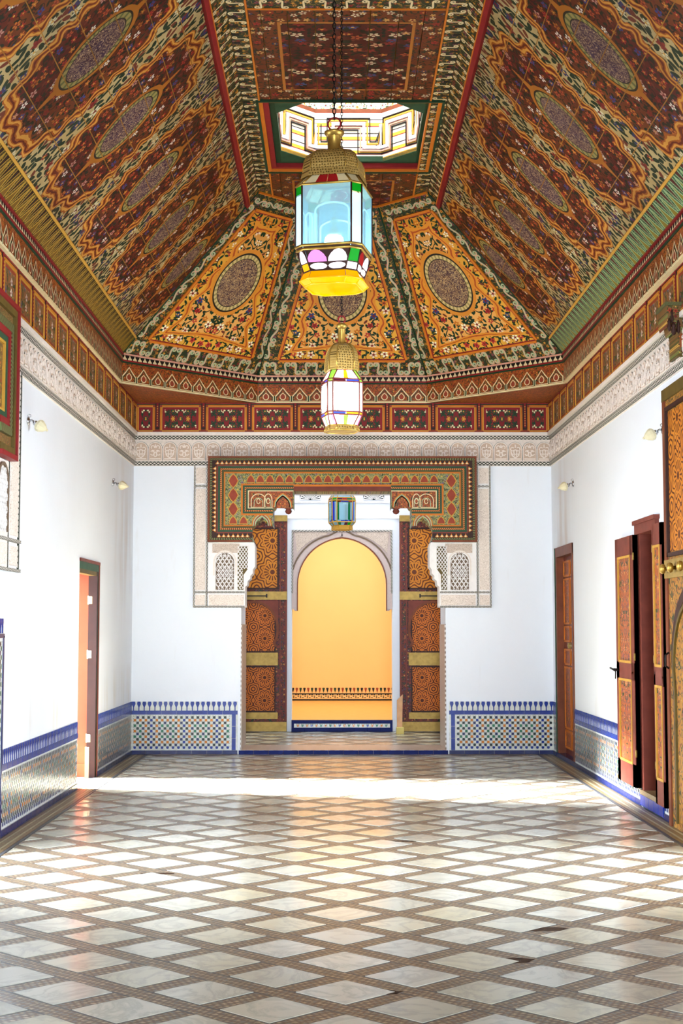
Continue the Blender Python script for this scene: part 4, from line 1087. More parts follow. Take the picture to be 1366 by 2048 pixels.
for s_ in (-1, 1):
    fr = Frame((PX, YB, 0), (1, 0, 0), (0, 0, 1))
    sx = lambda x: s_ * x
    out = [(1.585, 1.885), (1.585, 2.485), (1.045, 2.485), (1.03, 2.44), (1.03, 2.20), (1.055, 2.165), (1.055, 2.12), (1.085, 2.09), (1.085, 2.055), (1.115, 2.03), (1.12, 1.98), (1.145, 1.96), (1.145, 1.72), (1.585, 1.72)]
    P = [(sx(x), y) for x, y in out]; P = P if s_ < 0 else P[::-1]
    t = MB(); t.prism(P, -0.3, 0.05); t.build('plaster_slab', ['plaster_w'], panels, fr.M)
    # arched grille
    c = 1.385; w = 0.108; y0, y1 = 1.925, 2.36
    def inside(x, y, w=w, c=0.0): return abs(x) < w - 0.006 and (y < y1 - w or math.hypot(x, y - (y1 - w)) < w - 0.004) and y > y0
    A_ = [(-w, y0), (w, y0), (w, y1 - w)] + arc(0, y1 - w, w, 0, PI, 12)[1:]
    t = MB(); t.poly([(x, y, 0.0515) for x, y in A_], 0)
    lattice(t, -w, w, y0, y1, 0.048, 0.007, 0.058, 1, inside); rosette_field(t, -w, w, y0 + 0.02, y1, inside, 0.0605, 1)
    t.build('arched_grille', ['plaster_dirt', 'plaster_w'], panels, fr.at(sx(c), 0, 0))
    t = MB(); B_ = [(-w - 0.022, y0 + 0.17), (-w - 0.022, y1 - w)] + arc(0, y1 - w, w + 0.022, PI, 0, 14)[1:] + [(w + 0.022, y0 + 0.17)]
    t.ribbon(B_, 0.016, 0.062, 0, z0=0.05); t.build('arch_moulding', ['plaster'], panels, fr.at(sx(c), 0, 0))
    t = MB(); t.box(-0.16, 0.16, 2.36, 2.47, 0.04, 0.055); t.build('carved_spandrel', ['carved_fine'], panels, fr.at(sx(c - 0.01), 0, 0))
    # diagonal trellis
    def ks(x, y): return y > 2.17 or x > 0.03
    t = MB(); q0, q1 = 1.115, 1.235
    a, b = sorted((sx(q0), sx(q1)))
    kp = (lambda x, y: (y > 2.17 or abs(x) > 1.165) and y > 1.93)
    t.poly([(sx(q0), 2.44, 0.0515), (sx(q0), 2.17, 0.0515), (sx(1.165), 2.10, 0.0515), (sx(1.165), 1.925, 0.0515), (sx(q1), 1.925, 0.0515), (sx(q1), 2.44, 0.0515)][::-1 if s_ > 0 else 1][::-1], 0)
    lattice(t, a, b, 1.925, 2.44, 0.036, 0.009, 0.058, 1, kp); t.build('diagonal_trellis', ['wood_olive', 'plaster_w'], panels, fr.M)
    # inscription band and framing strips with dark knotted borders
    t = MB(); a, b = sorted((sx(1.16), sx(1.57))); t.box(a, b, 1.742, 1.865, 0.04, 0.06); t.build('inscription_band', ['text'], panels, fr.M)
    t = MB(); a, b = sorted((sx(1.62), sx(1.735)))
    t.box(a - 0.02, b + 0.02, 1.72, 3.40, -0.01, 0.04, 0); t.build('strip_ground', ['plaster_w'], panels, fr.M)
    for z0, z1 in ((1.745, 1.865), (1.925, 3.12), (3.185, 3.37)):
        t = MB(); t.box(a, b, z0, z1, 0.03, 0.05); t.build('inscription_tablet', ['text'], panels, fr.M)
    t = MB()
    for u in (1.60, 1.75): t.band([(sx(u) - 0.009, 1.72), (sx(u) - 0.009, 3.40)], -0.018, 0.0, 0.03, 0.05)
    for z in (1.715, 1.885): 
        a2, b2 = sorted((sx(1.15), sx(1.755))); t.band([(a2, z), (b2, z)], 0.0, 0.022, 0.03, 0.058)
    a2, b2 = sorted((sx(1.60), sx(1.755))); t.band([(a2, 3.14), (b2, 3.14)], 0.0, 0.022, 0.03, 0.056)
    t.build('knotted_border', ['knot'], panels, fr.M)
# tiled edging of the jambs
mb = MB()
for x0, x1 in ((OX0 - 0.002, OX0 + 0.012), (OX1 - 0.012, OX1 + 0.002)): mb.box(x0, x1, YB - 0.012, YB + 0.8, 0.05, 1.52)
mb.build('trim_12', [checker_mat('jamb_checker_tiles', '#8a7566', '#d9d2cc', 0.028)], label='brown and white checker tiles lining the jambs of the great opening', cat='jamb tiles', kind='structure')

# ================================================================== VESTIBULE and YELLOW ROOM beyond
YI, YY = 19.75, 24.9
mb = MB(); mb.box(XL - 0.5, XR + 0.5, YB + 0.02, YI, -0.1, 0.05)
vf = mb.build('floor_vestibule', ['mosaic'], label='raised vestibule floor behind the blue tiled step', cat='floor', kind='structure')
for j in range(0, 14):
    for i in range(-5, 6):
        if (i + j) % 2: continue
        x, y = FX0 + i * FPX / 2, 17.72 + j * FPY / 2
        if y > YI - 0.15 or abs(x - PX) > 1.4: continue
        piece('marble_tile', tile_me, vf, Matrix.Translation((x, y, 0.05)))
mb = MB(); mb.box(OX0, OX1, YB - 0.03, YB + 0.72, 0.0, 0.0525); mb.build('threshold_checker', ['bcheck'], vf)
rt = MB(); rt.box(-0.083, 0.083, 0, 0.05, 0, 0.012, 0, 0.002); M['navy_matte'] = plain('navy_riser_tile', '#0a1c60', 0.45, var=0.3, sc=22, dark=0.6, spec=0.1)
rt = rt.mesh('riser_tile', ['navy_matte'])
for k in range(14): piece('riser_tile', rt, vf, F_B.at(OX0 - 0.02 + (k + 0.5) * 2.45 / 14, 0.0, 0.03, 0, 2.45 / 14 / 0.168))
# inner wall with the plain pointed arch
M['arch_plaster'] = plain('rosy_grey_plaster', '#cdb9b2', 0.75, var=0.2, sc=30, dark=0.8, bump=0.4)
AXI = 0.104; ax0, ax1 = -0.59, 0.80
mb = MB(); mb.box(XL - 0.5, ax0, YI, YI + 0.25, 0, 3.9); mb.box(ax1, XR + 0.5, YI, YI + 0.25, 0, 3.9); mb.box(ax0, ax1, YI, YI + 0.25, 2.83, 3.9)
F_I = Frame((AXI, YI, 0), (1, 0, 0), (0, 0, 1))
hw = 0.617; zs, zt = 2.07, 2.725
def pointed(hw, zs, zt, n=12):
    R = ((zt - zs) ** 2 + hw * hw) / (2 * hw); c = R - hw; a1 = math.atan2(zt - zs, c)
    return [(c - R * math.cos(a1 * k / n), zs + R * math.sin(a1 * k / n)) for k in range(n + 1)]
lft = pointed(hw, zs, zt)
iw = mb.build('wall_inner', ['wall'], label='white inner wall pierced by the pointed arch', cat='wall', kind='structure')
for s_ in (-1, 1):
    P = [(s_ * abs(x), z) for x, z in lft] if s_ > 0 else lft
    P = [(s_ * abs(x) if True else x, z) for x, z in lft]
    poly = P + [(0.0, 2.83), (s_ * 0.70, 2.83), (s_ * 0.70, 1.76), (s_ * 0.655, 1.71), (s_ * hw, 1.71)]
    poly = poly if s_ > 0 else poly
    t = MB(); t.prism(poly[::-1] if s_ < 0 else poly, -0.25, 0.0); t.build('arch_spandrel', ['arch_plaster'], iw, F_I.M)
    t = MB(); t.ribbon([(s_ * hw, 1.71)] + P, 0.012, 0.02, 1, z0=0); t.ribbon([(s_ * (abs(x) + 0.045), z + 0.02) for x, z in [(hw, 1.71)] + P[:-1]] + [(0, zt + 0.06)], 0.07, 0.012, 0, z0=0)
    t.ribbon([(s_ * (abs(x) + 0.09), z + 0.04) for x, z in P[:-1]][2:] + [(0, zt + 0.125)], 0.022, 0.018, 2, z0=0)
    t.build('arch_moulding', ['arch_plaster', 'wood', 'plaster_dirt'], iw, F_I.M)
    sp = [(s_ * 0.655, 2.80), (s_ * 0.20, 2.80)] + [(s_ * (abs(x) + 0.135), z + 0.05) for x, z in P[::-1] if abs(x) + 0.135 < 0.66 and abs(x) > 0.08]
    t = MB(); t.prism(sp if s_ < 0 else sp[::-1], 0.0, 0.012); t.build('carved_spandrel', ['carved_fine'], iw, F_I.M)
t = MB(); t.band([(-0.70, 1.95), (-0.70, 2.83), (0.70, 2.83), (0.70, 1.95)], -0.022, 0.0, 0.0, 0.022); t.build('knotted_border', ['knot'], iw, F_I.M)
t = MB(); t.box(-1.2, 1.2, 2.99, 3.0, 0, 0.012); t.box(-1.0, -0.08, 3.21, 3.22, 0, 0.02); t.box(0.08, 1.0, 3.21, 3.22, 0, 0.02); t.build('plaster_ledge', ['plaster_w'], iw, F_I.M)
for s_ in (-1, 1):
    t = MB(); t.box(-0.145, 0.145, 0, 0.22, 0, 0.006, 0)
    for k in range(13):
        a = PI * k / 12; t.ribbon([(0.03 * math.cos(a), 0.005 + 0.03 * math.sin(a)), (0.135 * math.cos(a), 0.005 + 0.12 * math.sin(a))], [0.006, 0.018], 0.014, 1, z0=0.005)
    t.ribbon(arc(0, 0.005, 0.022, 0, PI, 8), 0.008, 0.014, 1, z0=0.005); t.ribbon(arc(0, 0.0, 0.14, 0, PI, 12, 0.135), 0.01, 0.014, 1, z0=0.005)
    t.build('sunburst_grille', ['z_black', 'plaster_w'], iw, F_I.at(s_ * 0.442, 3.25, 0.001))
mb = MB(); mb.box(XL - 0.5, XL, YB + 0.8, YI, 0, 3.9); mb.box(XR, XR + 0.5, YB + 0.8, YI, 0, 3.9)
mb.build('wall_vestibule', ['wall'], label='white side walls of the vestibule', cat='wall', kind='structure')
# yellow room
mb = MB(); mb.box(-1.5, 1.7, YI + 0.02, YY, 0.0, 0.21)
yf = mb.build('floor_yellow_room', ['ycheck'], label='yellow checker paving inside the arch', cat='floor', kind='structure')
for k in range(8):
    for z0, h in ((0.055, 0.052), (0.163, 0.048)):
        t = rt; piece('riser_tile', rt, yf, F_I.at(-0.695 + (k + 0.5) * 0.174, z0, 0.02, 0, 1.03, h / 0.05))
t = MB(); t.box(-0.695, 0.695, 0.05, 0.21, -0.02, 0.022, 0); t.build('riser_ground', ['navy_matte'], yf, F_I.M)
t = mosaic(-0.66, 0.66, 0.108, 0.162, 0.028); t.box(-0.66, 0.66, 0.108, 0.162, 0.02, 0.026, 0); t.build('mosaic_field', ZM, yf, F_I.M, kind='stuff')
mb = MB(); mb.box(-1.5, 1.7, YY, YY + 0.2, 0, 4.0); mb.box(-1.7, -1.5, YI + 0.25, YY + 0.2, 0, 4.0); mb.box(1.7, 1.9, YI + 0.25, YY + 0.2, 0, 4.0)
mb.build('wall_yellow', ['yellow'], label='warm yellow plastered wall seen through the pointed arch', cat='wall', kind='structure')
F_Y = Frame((0.18, YY, 0), (1, 0, 0), (0, 0, 1))
yd = root('baseboard_yellow', 'black and yellow mosaic strip with pointed tiles at the foot of the yellow wall', 'tiled dado', 'structure')
t = MB(); t.box(-1.4, 1.4, 0.21, 0.43, 0, 0.008); t.build('tile_ground', ['yellow'], yd, F_Y.M)
t = MB(); t.box(-1.4, 1.4, 0.21, 0.235, 0, 0.014, 0); t.box(-1.4, 1.4, 0.315, 0.335, 0, 0.014, 0); t.build('dark_strip', ['black'], yd, F_Y.M)
t = MB()
for k in range(70):
    for j in range(3):
        u, z = -1.38 + k * 0.04, 0.252 + j * 0.025; t.box(u, u + 0.022, z, z + 0.014, 0.005, 0.012, (k + j) % 3)
t.build('mosaic_field', ['black', 'dgreen', 'cream'], yd, F_Y.M, kind='stuff')
for k in range(40):
    t = MB(); t.prism([(-0.022, 0.075), (0, 0), (0.022, 0.075), (0.016, 0.088), (-0.016, 0.088)], 0, 0.014, 0, back=False)
    if k < 3: yt = [] if k == 0 else yt; yt.append(t.mesh('pointed_tile', [['black', 'brownred', 'dgreen'][k]]))
    piece('pointed_tile', yt[k % 3 if k >= 3 else k], yd, F_Y.at(-1.3 + k * 0.0665, 0.342, 0.004))

# carved door leaves folded back in the vestibule
def carved_leaf(name, x0, x1, label, hinge):
    """leaf standing in front of the inner wall; the side 'hinge' (-1 left, 1 right of its own axis) faces the arch"""
    W = x1 - x0; fr = Frame((x0, YI - 0.02, 0.06), (1, 0, 0), (0, 0, 1)); r = root(name, label, 'door', 'structure', fr.M)
    s_in = W if hinge > 0 else 0.0; d = -1 if hinge > 0 else 1
    X_ = lambda k: s_in + d * k                              # distance from the edge beside the arch
    def bx(t, a, b, z0, z1, n0, n1, m=0, b_=0.0): p, q = sorted((X_(a), X_(b))); t.box(p, q, z0, z1, n0, n1, m, b_)
    t = MB(); t.box(0, W, 0.0, 2.97, 0.0, 0.06); t.uvxy(); t.build('leaf_board', ['stile'], r)
    for a, b in ((0.0, 0.022), (0.085, 0.10)):
        t = MB(); bx(t, a, b, 0.14, 2.86, 0.06, 0.075); t.build('stile_moulding', ['wood_red'], r)
    t = MB(); bx(t, 0.13, W - 0.02, 1.96, 2.78, 0.06, 0.07); t.uvxy(lambda x, y: (x - X_(0.42) + 0.217, y - 2.40 + 0.217)); t.build('carved_panel', ['burst'], r)
    t = MB()
    p, q = sorted((X_(0.115), X_(W))); t.band([(p, 1.945), (q, 1.945), (q, 2.80), (p, 2.80), (p, 1.945)], 0.0, 0.022, 0.06, 0.08); t.build('panel_moulding', ['wood_dark'], r)
    for z0, z1 in ((1.80, 1.915), (0.90, 1.075), (0.17, 0.26), (0.0, 0.13), (2.885, 2.97)):
        t = MB(); bx(t, 0.0 if z0 in (1.80, 0.0, 2.885) else 0.12, W, z0, z1, 0.058, 0.082, 0, 0.004); t.build('brass_bar', ['brassbar'], r)
    t = MB(); bx(t, 0.28, 0.62, 1.845, 1.862, 0.082, 0.10); bx(t, 0.27, 0.29, 1.83, 1.88, 0.082, 0.105); t.build('bolt', ['iron'], r)
    for z0, z1 in ((1.09, 1.76), (0.275, 0.88)):
        t = MB(); bx(t, 0.17, W - 0.02, z0, z1, 0.06, 0.07); t.uvxy(lambda x, y: (x - X_(0.46) + 0.156, y - (z0 + z1) / 2 + 0.156)); t.build('carved_panel', ['burst2'], r)
        p, q = sorted((X_(0.155), X_(W))); t = MB(); t.band([(p, z0 - 0.01), (q, z0 - 0.01), (q, z1 + 0.01), (p, z1 + 0.01), (p, z0 - 0.01)], 0, 0.016, 0.06, 0.078); t.build('panel_moulding', ['wood_dark'], r)
    # horseshoe moulding of the wicket
    c = 0.46; R_ = 0.335; t = MB(); P = [(X_(c - R_ * math.cos(a)), 1.40 + 0.375 * math.sin(a)) for a in [-0.55 + k * (PI + 1.1) / 20 for k in range(21)]]
    P = [(X_(0.145), 1.16)] + P; t.ribbon(P, 0.035, 0.098, 0, z0=0.06); t.build('horseshoe_moulding', ['wood'], r)
    sp = [(X_(0.02 + 0.1), 1.79), (X_(c), 1.79)] + [(X_(c - R_ * math.cos(a)), 1.40 + 0.375 * math.sin(a)) for a in [PI / 2 - k * 1.6 / 10 for k in range(11)]] + [(X_(0.12), 1.40)]
    t = MB(); t.prism(sp if hinge < 0 else sp[::-1], 0.06, 0.088); t.build('spandrel_board', ['wood_red'], r)
    return r
carved_leaf('door_1', -1.66, -0.655, 'carved orange door leaf folded back beside the arch, its bar with an iron bolt', 1)
carved_leaf('door_2', 0.90, 1.90, 'carved orange door leaf folded back beside the arch, with the leaning board before it', -1)
# board and block left against the second leaf
bo = root('leaning_board', 'narrow pale board leaning against the carved door leaf', 'board', mx=Matrix.Translation((0.882, YI - 0.30, 0.05)))
t = MB(); t.prism([(-0.035, 0.0), (0.035, 0.0), (0.05, 0.53), (-0.03, 0.45)], -0.012, 0.012); t.build('board', ['wood_plain'], bo, Matrix.Rotation(math.radians(78), 4, 'X'))
bk = root('wood_block', 'small yellowish wooden block at the foot of the leaning board', 'block', mx=Matrix.Translation((0.885, YI - 0.40, 0.05)))
t = MB(); t.box(-0.05, 0.05, -0.045, 0.045, 0.0, 0.09, 0, 0.006); t.box(-0.053, 0.053, -0.047, 0.047, 0.02, 0.028, 0); t.build('block', [plain('cut_timber', '#d8c472', 0.6)], bk)

# ================================================================== SIDE DOORWAYS
M['wood_post'] = plain('weathered_green_post', '#26280f', 0.5, var=0.5, sc=12, dark=0.5)
# narrow open doorway, salmon reveal
d3 = root('door_3', 'narrow open doorway with salmon reveal and green painted frame', 'doorway', 'structure')
t = MB(); t.box(XL - 0.5, XL - 0.05, 14.375, 14.402, 0, 2.11); t.box(XL - 0.5, XL - 0.05, 13.33, 14.40, 2.085, 2.111); t.build('reveal_lining', ['salmon'], d3)
t = MB(); t.box(XL - 0.5, XL - 0.06, 14.362, 14.38, 0, 0.13); t.build('reveal_skirting', ['salmon'], d3)
t = MB(); t.box(XL - 0.075, XL + 0.006, 14.29, 14.40, 0, 2.11, 0); t.box(XL - 0.05, XL + 0.012, 14.385, 14.43, 0, 2.14, 1); t.box(XL - 0.078, XL + 0.008, 14.28, 14.31, 0, 2.05, 2); t.build('door_post', ['wood_post', 'wood_red', 'wood_dark'], d3)
t = MB(); t.box(XL - 0.06, XL + 0.008, 13.33, 14.385, 2.04, 2.11, 0); t.box(XL - 0.075, XL + 0.004, 13.33, 14.30, 2.0, 2.04, 1); t.box(XL - 0.03, XL + 0.014, 13.32, 14.43, 2.11, 2.14, 2); t.build('door_head', ['wood_green', 'wood_olive', 'wood_red'], d3)
for z in (0.35, 1.18, 1.72):
    t = MB(); t.box(XL - 0.076, XL - 0.04, 14.275, 14.292, z, z + 0.075, 0, 0.003); t.tube([(XL - 0.078, 14.285, z - 0.005), (XL - 0.078, 14.285, z + 0.08)], 0.007, 8); t.build('hinge', ['cream'], d3)
t = MB(); t.box(XL - 0.09, XL - 0.05, 14.27, 14.35, 0.0, 0.30); t.build('worn_post_foot', ['wood_plain'], d3)

# closed panelled door near the far corner: local frame u = -Y
d4 = root('door_4', 'closed brown panelled door with brass bolt near the far corner', 'door', 'structure')
def rb(t, y0, y1, z0, z1, n0, n1, m=0, b=0.0): t.box(-y1, -y0, z0, z1, n0, n1, m, b)
t = MB(); rb(t, 16.44, 16.53, 0.05, 2.39, -0.14, 0.012, 0); rb(t, 15.35, 15.43, 0.05, 2.39, -0.14, 0.012, 0); rb(t, 15.35, 16.53, 2.29, 2.40, -0.14, 0.014, 0); rb(t, 16.52, 16.55, 0.05, 2.40, -0.01, 0.02, 1)
t.build('door_frame', ['wood', 'wood_green'], d4, F_R.M)
t = MB(); rb(t, 15.43, 16.44, 0.05, 2.29, -0.12, -0.075); t.build('leaf_board', ['wood_red'], d4, F_R.M)
for ya, yb in ((16.02, 16.38), (15.50, 15.92)):
    for z0, z1 in ((0.14, 0.30), (0.36, 1.02), (1.08, 1.22), (1.34, 1.48), (1.54, 2.02), (2.08, 2.22)):
        t = MB(); rb(t, ya, yb, z0, z1, -0.08, -0.068); t.uvxy(lambda x, y: (x + (ya + yb) / 2, y - (z0 + z1) / 2)); p = t.build('door_panel', ['shutter'], d4, F_R.M)
        t = MB(); t.band([(-yb, z0), (-ya, z0), (-ya, z1), (-yb, z1), (-yb, z0)], -0.022, 0.0, -0.076, -0.058); t.build('panel_moulding', ['orange'], p)
t = MB(); rb(t, 15.72, 16.10, 1.27, 1.29, -0.07, -0.045); rb(t, 15.95, 16.0, 1.25, 1.31, -0.07, -0.035); rb(t, 15.62, 15.66, 1.05, 1.13, -0.07, -0.04); t.build('bolt', ['brassbar'], d4, F_R.M)
t = MB(); rb(t, 15.33, 16.55, 0.0, 0.052, -0.14, 0.016); t.build('blue_sill', ['z_navy'], d4, F_R.M)

# pair of red shutters folded back from their recess
d5 = root('door_5', 'recess with dark wooden lining between the folded red shutters', 'door', 'structure')
t = MB(); rb(t, 11.28, 12.02, 0.13, 2.34, -0.48, -0.40); t.build('inner_leaf', ['wood_dark'], d5, F_R.M)
for y0, y1, n0, n1, m_ in ((11.93, 12.02, -0.10, 0.01, 'wood_red'), (11.28, 11.33, -0.40, 0.01, 'wood_red'), (11.90, 12.02, -0.30, -0.12, 'wood_dark'), (11.94, 12.02, -0.40, -0.32, 'wood_red'), (11.60, 11.64, -0.40, -0.36, 'wood_plain')):
    t = MB(); rb(t, y0, y1, 0.14, 2.33, n0, n1); t.build('jamb_board', [m_], d5, F_R.M)
t = MB(); rb(t, 11.26, 12.04, 2.27, 2.36, -0.1, 0.035, 0); rb(t, 11.24, 12.06, 2.35, 2.385, -0.05, 0.05, 0); t.build('door_head', ['wood_red'], d5, F_R.M)
t = MB(); rb(t, 11.24, 12.05, 0.10, 0.14, -0.48, 0.02, 0); t.build('stone_sill', ['strip_tan'], d5, F_R.M)
for k in range(5): piece('blue_sill_tile', ztile, d5, F_R.at(-11.96 + k * 0.168, 0.012, 0.012, 0, 1, 1.9))
def shutter(name, y0, y1, z0, z1, n0, label, edge, handle, swing=0.0):
    r = root(name, label, 'shutter', 'structure'); n1 = n0 + 0.045
    t = MB(); rb(t, y0, y1, z0, z1, n0, n1 - 0.008, 0); rb(t, y0, y0 + 0.012, z0, z1, n0 - 0.001, n1 - 0.006, 1); t.build('leaf_board', ['wood_red', edge], r, F_R.M)
    w = (y1 - y0); a, b = y0 + w * 0.16, y1 - w * 0.16
    H = z1 - z0
    rails = [(z0, z0 + 0.09 * H), (z0 + 0.42 * H, z0 + 0.49 * H), (z1 - 0.08 * H, z1)]
    for q0, q1 in rails:
        t = MB(); rb(t, y0, y1, q0, q1, n0, n1); t.build('rail', ['wood_red'], r, F_R.M)
    for q0, q1 in ((y0, a), (b, y1)):
        t = MB(); rb(t, q0, q1, z0, z1, n0, n1); t.build('stile', ['wood_red'], r, F_R.M)
    for (q0, q1) in ((rails[0][1], rails[1][0]), (rails[1][1], rails[2][0])):
        t = MB(); rb(t, a, b, q0, q1, n1 - 0.02, n1 - 0.007); t.uvxy(lambda x, y: (x + (a + b) / 2, y)); p = t.build('painted_panel', ['shutter'], r, F_R.M)
        t = MB(); t.band([(-b, q0), (-a, q0), (-a, q1), (-b, q1), (-b, q0)], -0.006, 0.014, n1 - 0.01, n1 + 0.006); t.build('panel_moulding', ['gold'], p)
    for z in (z0 + 0.12 * H, z0 + 0.5 * H, z0 + 0.9 * H):
        t = MB(); h_ = y0 if handle else y1
        t.tube([(-h_, z, n1 - 0.005), (-h_, z + 0.06, n1 - 0.005)], 0.008, 8); t.build('hinge', ['brassbar'], r, F_R.M)
    if handle:
        zc = z0 + 0.455 * H; t = MB(); t.tube([(-(y1 - 0.10), zc, n1), (-(y1 - 0.10), zc + 0.002, n1 + 0.05)], 0.012, 8); t.tube([(-(y1 - 0.16), zc - 0.006, n1 + 0.045), (-(y1 + 0.03), zc + 0.012, n1 + 0.05)], 0.009, 8); t.tube([(-(y1 - 0.10), zc, n1 + 0.03), (-(y1 - 0.09), zc - 0.08, n1 + 0.03)], 0.006, 6)
        t.build('bolt_handle', ['iron'], r, F_R.M)
shutter('door_6', 12.0, 12.75, 0.15, 2.27, 0.016, 'red brown shutter leaf with bolt handle folded back towards the far corner', 'wood_red', True)
shutter('door_7', 10.92, 11.24, 0.12, 2.30, 0.022, 'narrow red shutter leaf with dark green edge beside the great door', 'wood_green', False)
# near edge of the great door leaf, folded against the wall
d8 = root('door_8', 'tall ochre great door leaf with brass strap and knobs at the picture edge', 'door', 'structure')
t = MB(); rb(t, 9.45, 10.875, 0.0, 3.31, 0.012, 0.04); t.uvxy(); t.build('leaf_board', ['greatdoor'], d8, F_R.M)
t = MB(); rb(t, 9.45, 10.875, 3.22, 3.31, 0.03, 0.055, 1); rb(t, 10.80, 10.875, 0.0, 3.31, 0.03, 0.052, 0); t.build('stile', ['wood', 'wood_olive'], d8, F_R.M)
t = MB(); rb(t, 9.6, 10.72, 2.06, 3.12, 0.036, 0.043); t.uvxy(); t.build('painted_panel', ['burst'], d8, F_R.M)
t = MB(); t.band([(-10.76, 2.02), (-9.55, 2.02), (-9.55, 3.16), (-10.76, 3.16), (-10.76, 2.02)], 0, 0.03, 0.035, 0.062); t.build('panel_moulding', ['wood_dark'], d8, F_R.M)
t = MB(); rb(t, 9.45, 10.87, 1.86, 2.0, 0.035, 0.058, 0, 0.003); t.build('brass_strap', ['brassbar'], d8, F_R.M)
for y in (10.74, 10.50, 10.2):
    t = MB(); t.lathe([(0.014, 0), (0.014, 0.02), (0.034, 0.028), (0.040, 0.045), (0.030, 0.062), (0.01, 0.068)], 14); t.build('knob', ['brass'], d8, F_R.at(-y, 1.93, 0.056))
t = MB(); P = [(-10.66, 0.05), (-10.66, 1.05)] + [(-10.10 - 0.60 * math.cos(a), 1.25 + 0.52 * math.sin(a)) for a in [-0.25 + k * (PI + 0.5) / 18 for k in range(19)]] + [(-9.54, 1.05), (-9.54, 0.05)]
t.ribbon(P, 0.085, 0.044, 0, z0=0.03); t.build('wicket_gap', ['wood_dark'], d8, F_R.M)
t = MB(); t.ribbon([(x * 0.93 - 10.1 * 0.07, z * 0.95) for x, z in P], 0.03, 0.056, 0, z0=0.03); t.build('wicket_moulding', ['wood_olive'], d8, F_R.M)
t = MB(); t.tube([(-10.80, 1.18, 0.05), (-10.80, 1.20, 0.075), (-10.80, 1.28, 0.075), (-10.80, 1.30, 0.05)], 0.008, 8); t.build('pull', ['iron'], d8, F_R.M)

# bracket of the doorway canopy on the same wall
cb = root('trim_14', 'carved brown wooden bracket with hanging lobes under the frieze at the picture edge', 'bracket', 'structure')
F_K = Frame((XR, 10.30, 0), (1, 0, 0), (0, 0, 1))
P = [(0, 3.85), (-0.135, 3.85), (-0.135, 3.73), (-0.125, 3.70), (-0.118, 3.735), (-0.105, 3.76), (-0.095, 3.735), (-0.088, 3.68), (-0.075, 3.66), (-0.062, 3.69), (-0.055, 3.64), (-0.055, 3.48), (0, 3.48)]
t = MB(); t.prism(P, -0.28, 0.0); t.uvxy(); t.build('bracket_board', ['bracket'], cb, F_K.M)
t = MB(); t.box(-0.15, 0, 3.85, 3.875, -0.3, 0.02, 0); t.build('bracket_cap', ['rope2'], cb, F_K.M)
for x, z, r_ in ((-0.122, 3.705, 0.016), (-0.09, 3.675, 0.022), (-0.055, 3.69, 0.016), (-0.1, 3.77, 0.012)):
    t = MB(); t.lathe([(0.002, -0.05), (r_ * 0.7, -0.04), (r_, -0.015), (r_ * 0.6, 0.01), (r_ * 0.9, 0.02), (r_ * 0.3, 0.05)], 10); t.build('hanging_lobe', ['wood_dark'], cb, F_K.at(x, z, 0.012) @ Matrix.Rotation(-PI / 2, 4, 'X'))
t = MB(); t.box(-0.045, -0.005, 3.54, 3.64, 0.0, 0.008, 0); t.box(-0.06, 0, 3.47, 3.49, -0.02, 0.02, 1); t.build('bracket_tablet', ['grain_red', 'wood_olive'], cb, F_K.M)

# painted head and plaster screen of the great doorway at the other picture edge
sr = root('trim_13', 'painted wooden doorway head with red and green mouldings at the picture edge', 'portal', 'structure')
t = MB(); t.box(6.5, 10.19, 2.70, 3.80, -0.02, 0.06); t.uvxy(); t.build('portal_board', ['bracket'], sr, F_L.M)
pth = [(6.5, 3.80), (10.19, 3.80), (10.19, 2.68), (9.7, 2.68)]
for d0, d1, n1, m_ in ((0, 0.035, 0.05, 'red'), (0.035, 0.085, 0.035, 'wood_olive'), (0.085, 0.16, 0.012, 'bracket'), (0.16, 0.22, 0.04, 'rope2'), (0.22, 0.27, 0.034, 'red'), (0.27, 0.31, 0.024, 'wood_green'), (0.31, 0.33, 0.018, 'gold')):
    t = MB(); t.band(pth, -d1, -d0, 0.05, 0.06 + n1); t.uvxy(); t.build('moulding', [m_], sr, F_L.M)
sp_ = root('trim_15', 'carved plaster screen with arched grille below the painted doorway head', 'plaster screen', 'structure')
t = MB(); t.box(9.6, 10.20, 1.90, 2.68, -0.02, 0.04); t.build('plaster_slab', ['plaster'], sp_, F_L.M)
c, w, y0, y1 = 10.33, 0.125, 2.17, 2.62
def ins(x, y): return abs(x) < w - 0.006 and (y < y1 - w or math.hypot(x, y - (y1 - w)) < w - 0.004) and y > y0
for c in (10.0, 9.6):
    A_ = [(-w, y0), (w, y0), (w, y1 - w)] + arc(0, y1 - w, w, 0, PI, 12)[1:]
    t = MB(); t.poly([(x, y, 0.0415) for x, y in A_], 0); lattice(t, -w, w, y0, y1, 0.048, 0.007, 0.05, 1, ins); rosette_field(t, -w, w, y0 + 0.02, y1, ins, 0.0525, 1)
    t.build('arched_grille', ['plaster_dirt', 'plaster_w'], sp_, F_L.at(c, 0, 0))
    t = MB(); t.ribbon([(-w - 0.03, y0), (-w - 0.03, y1 - w)] + arc(0, y1 - w, w + 0.03, PI, 0, 14)[1:] + [(w + 0.03, y0)], 0.02, 0.055, 0, z0=0.04); t.build('arch_moulding', ['plaster_dirt'], sp_, F_L.at(c, 0, 0))
t = MB(); t.box(9.65, 10.16, 1.94, 2.09, 0.03, 0.05); t.build('inscription_band', ['text'], sp_, F_L.M)
t = MB(); t.box(10.21, 10.58, 1.90, 3.40, -0.01, 0.03, 0); t.build('strip_ground', ['plaster_w'], sp_, F_L.M)
for z0, z1 in ((1.94, 2.08), (2.16, 3.02), (3.10, 3.36)):
    t = MB(); t.box(10.30, 10.52, z0, z1, 0.02, 0.042); t.build('inscription_tablet', ['text'], sp_, F_L.M)
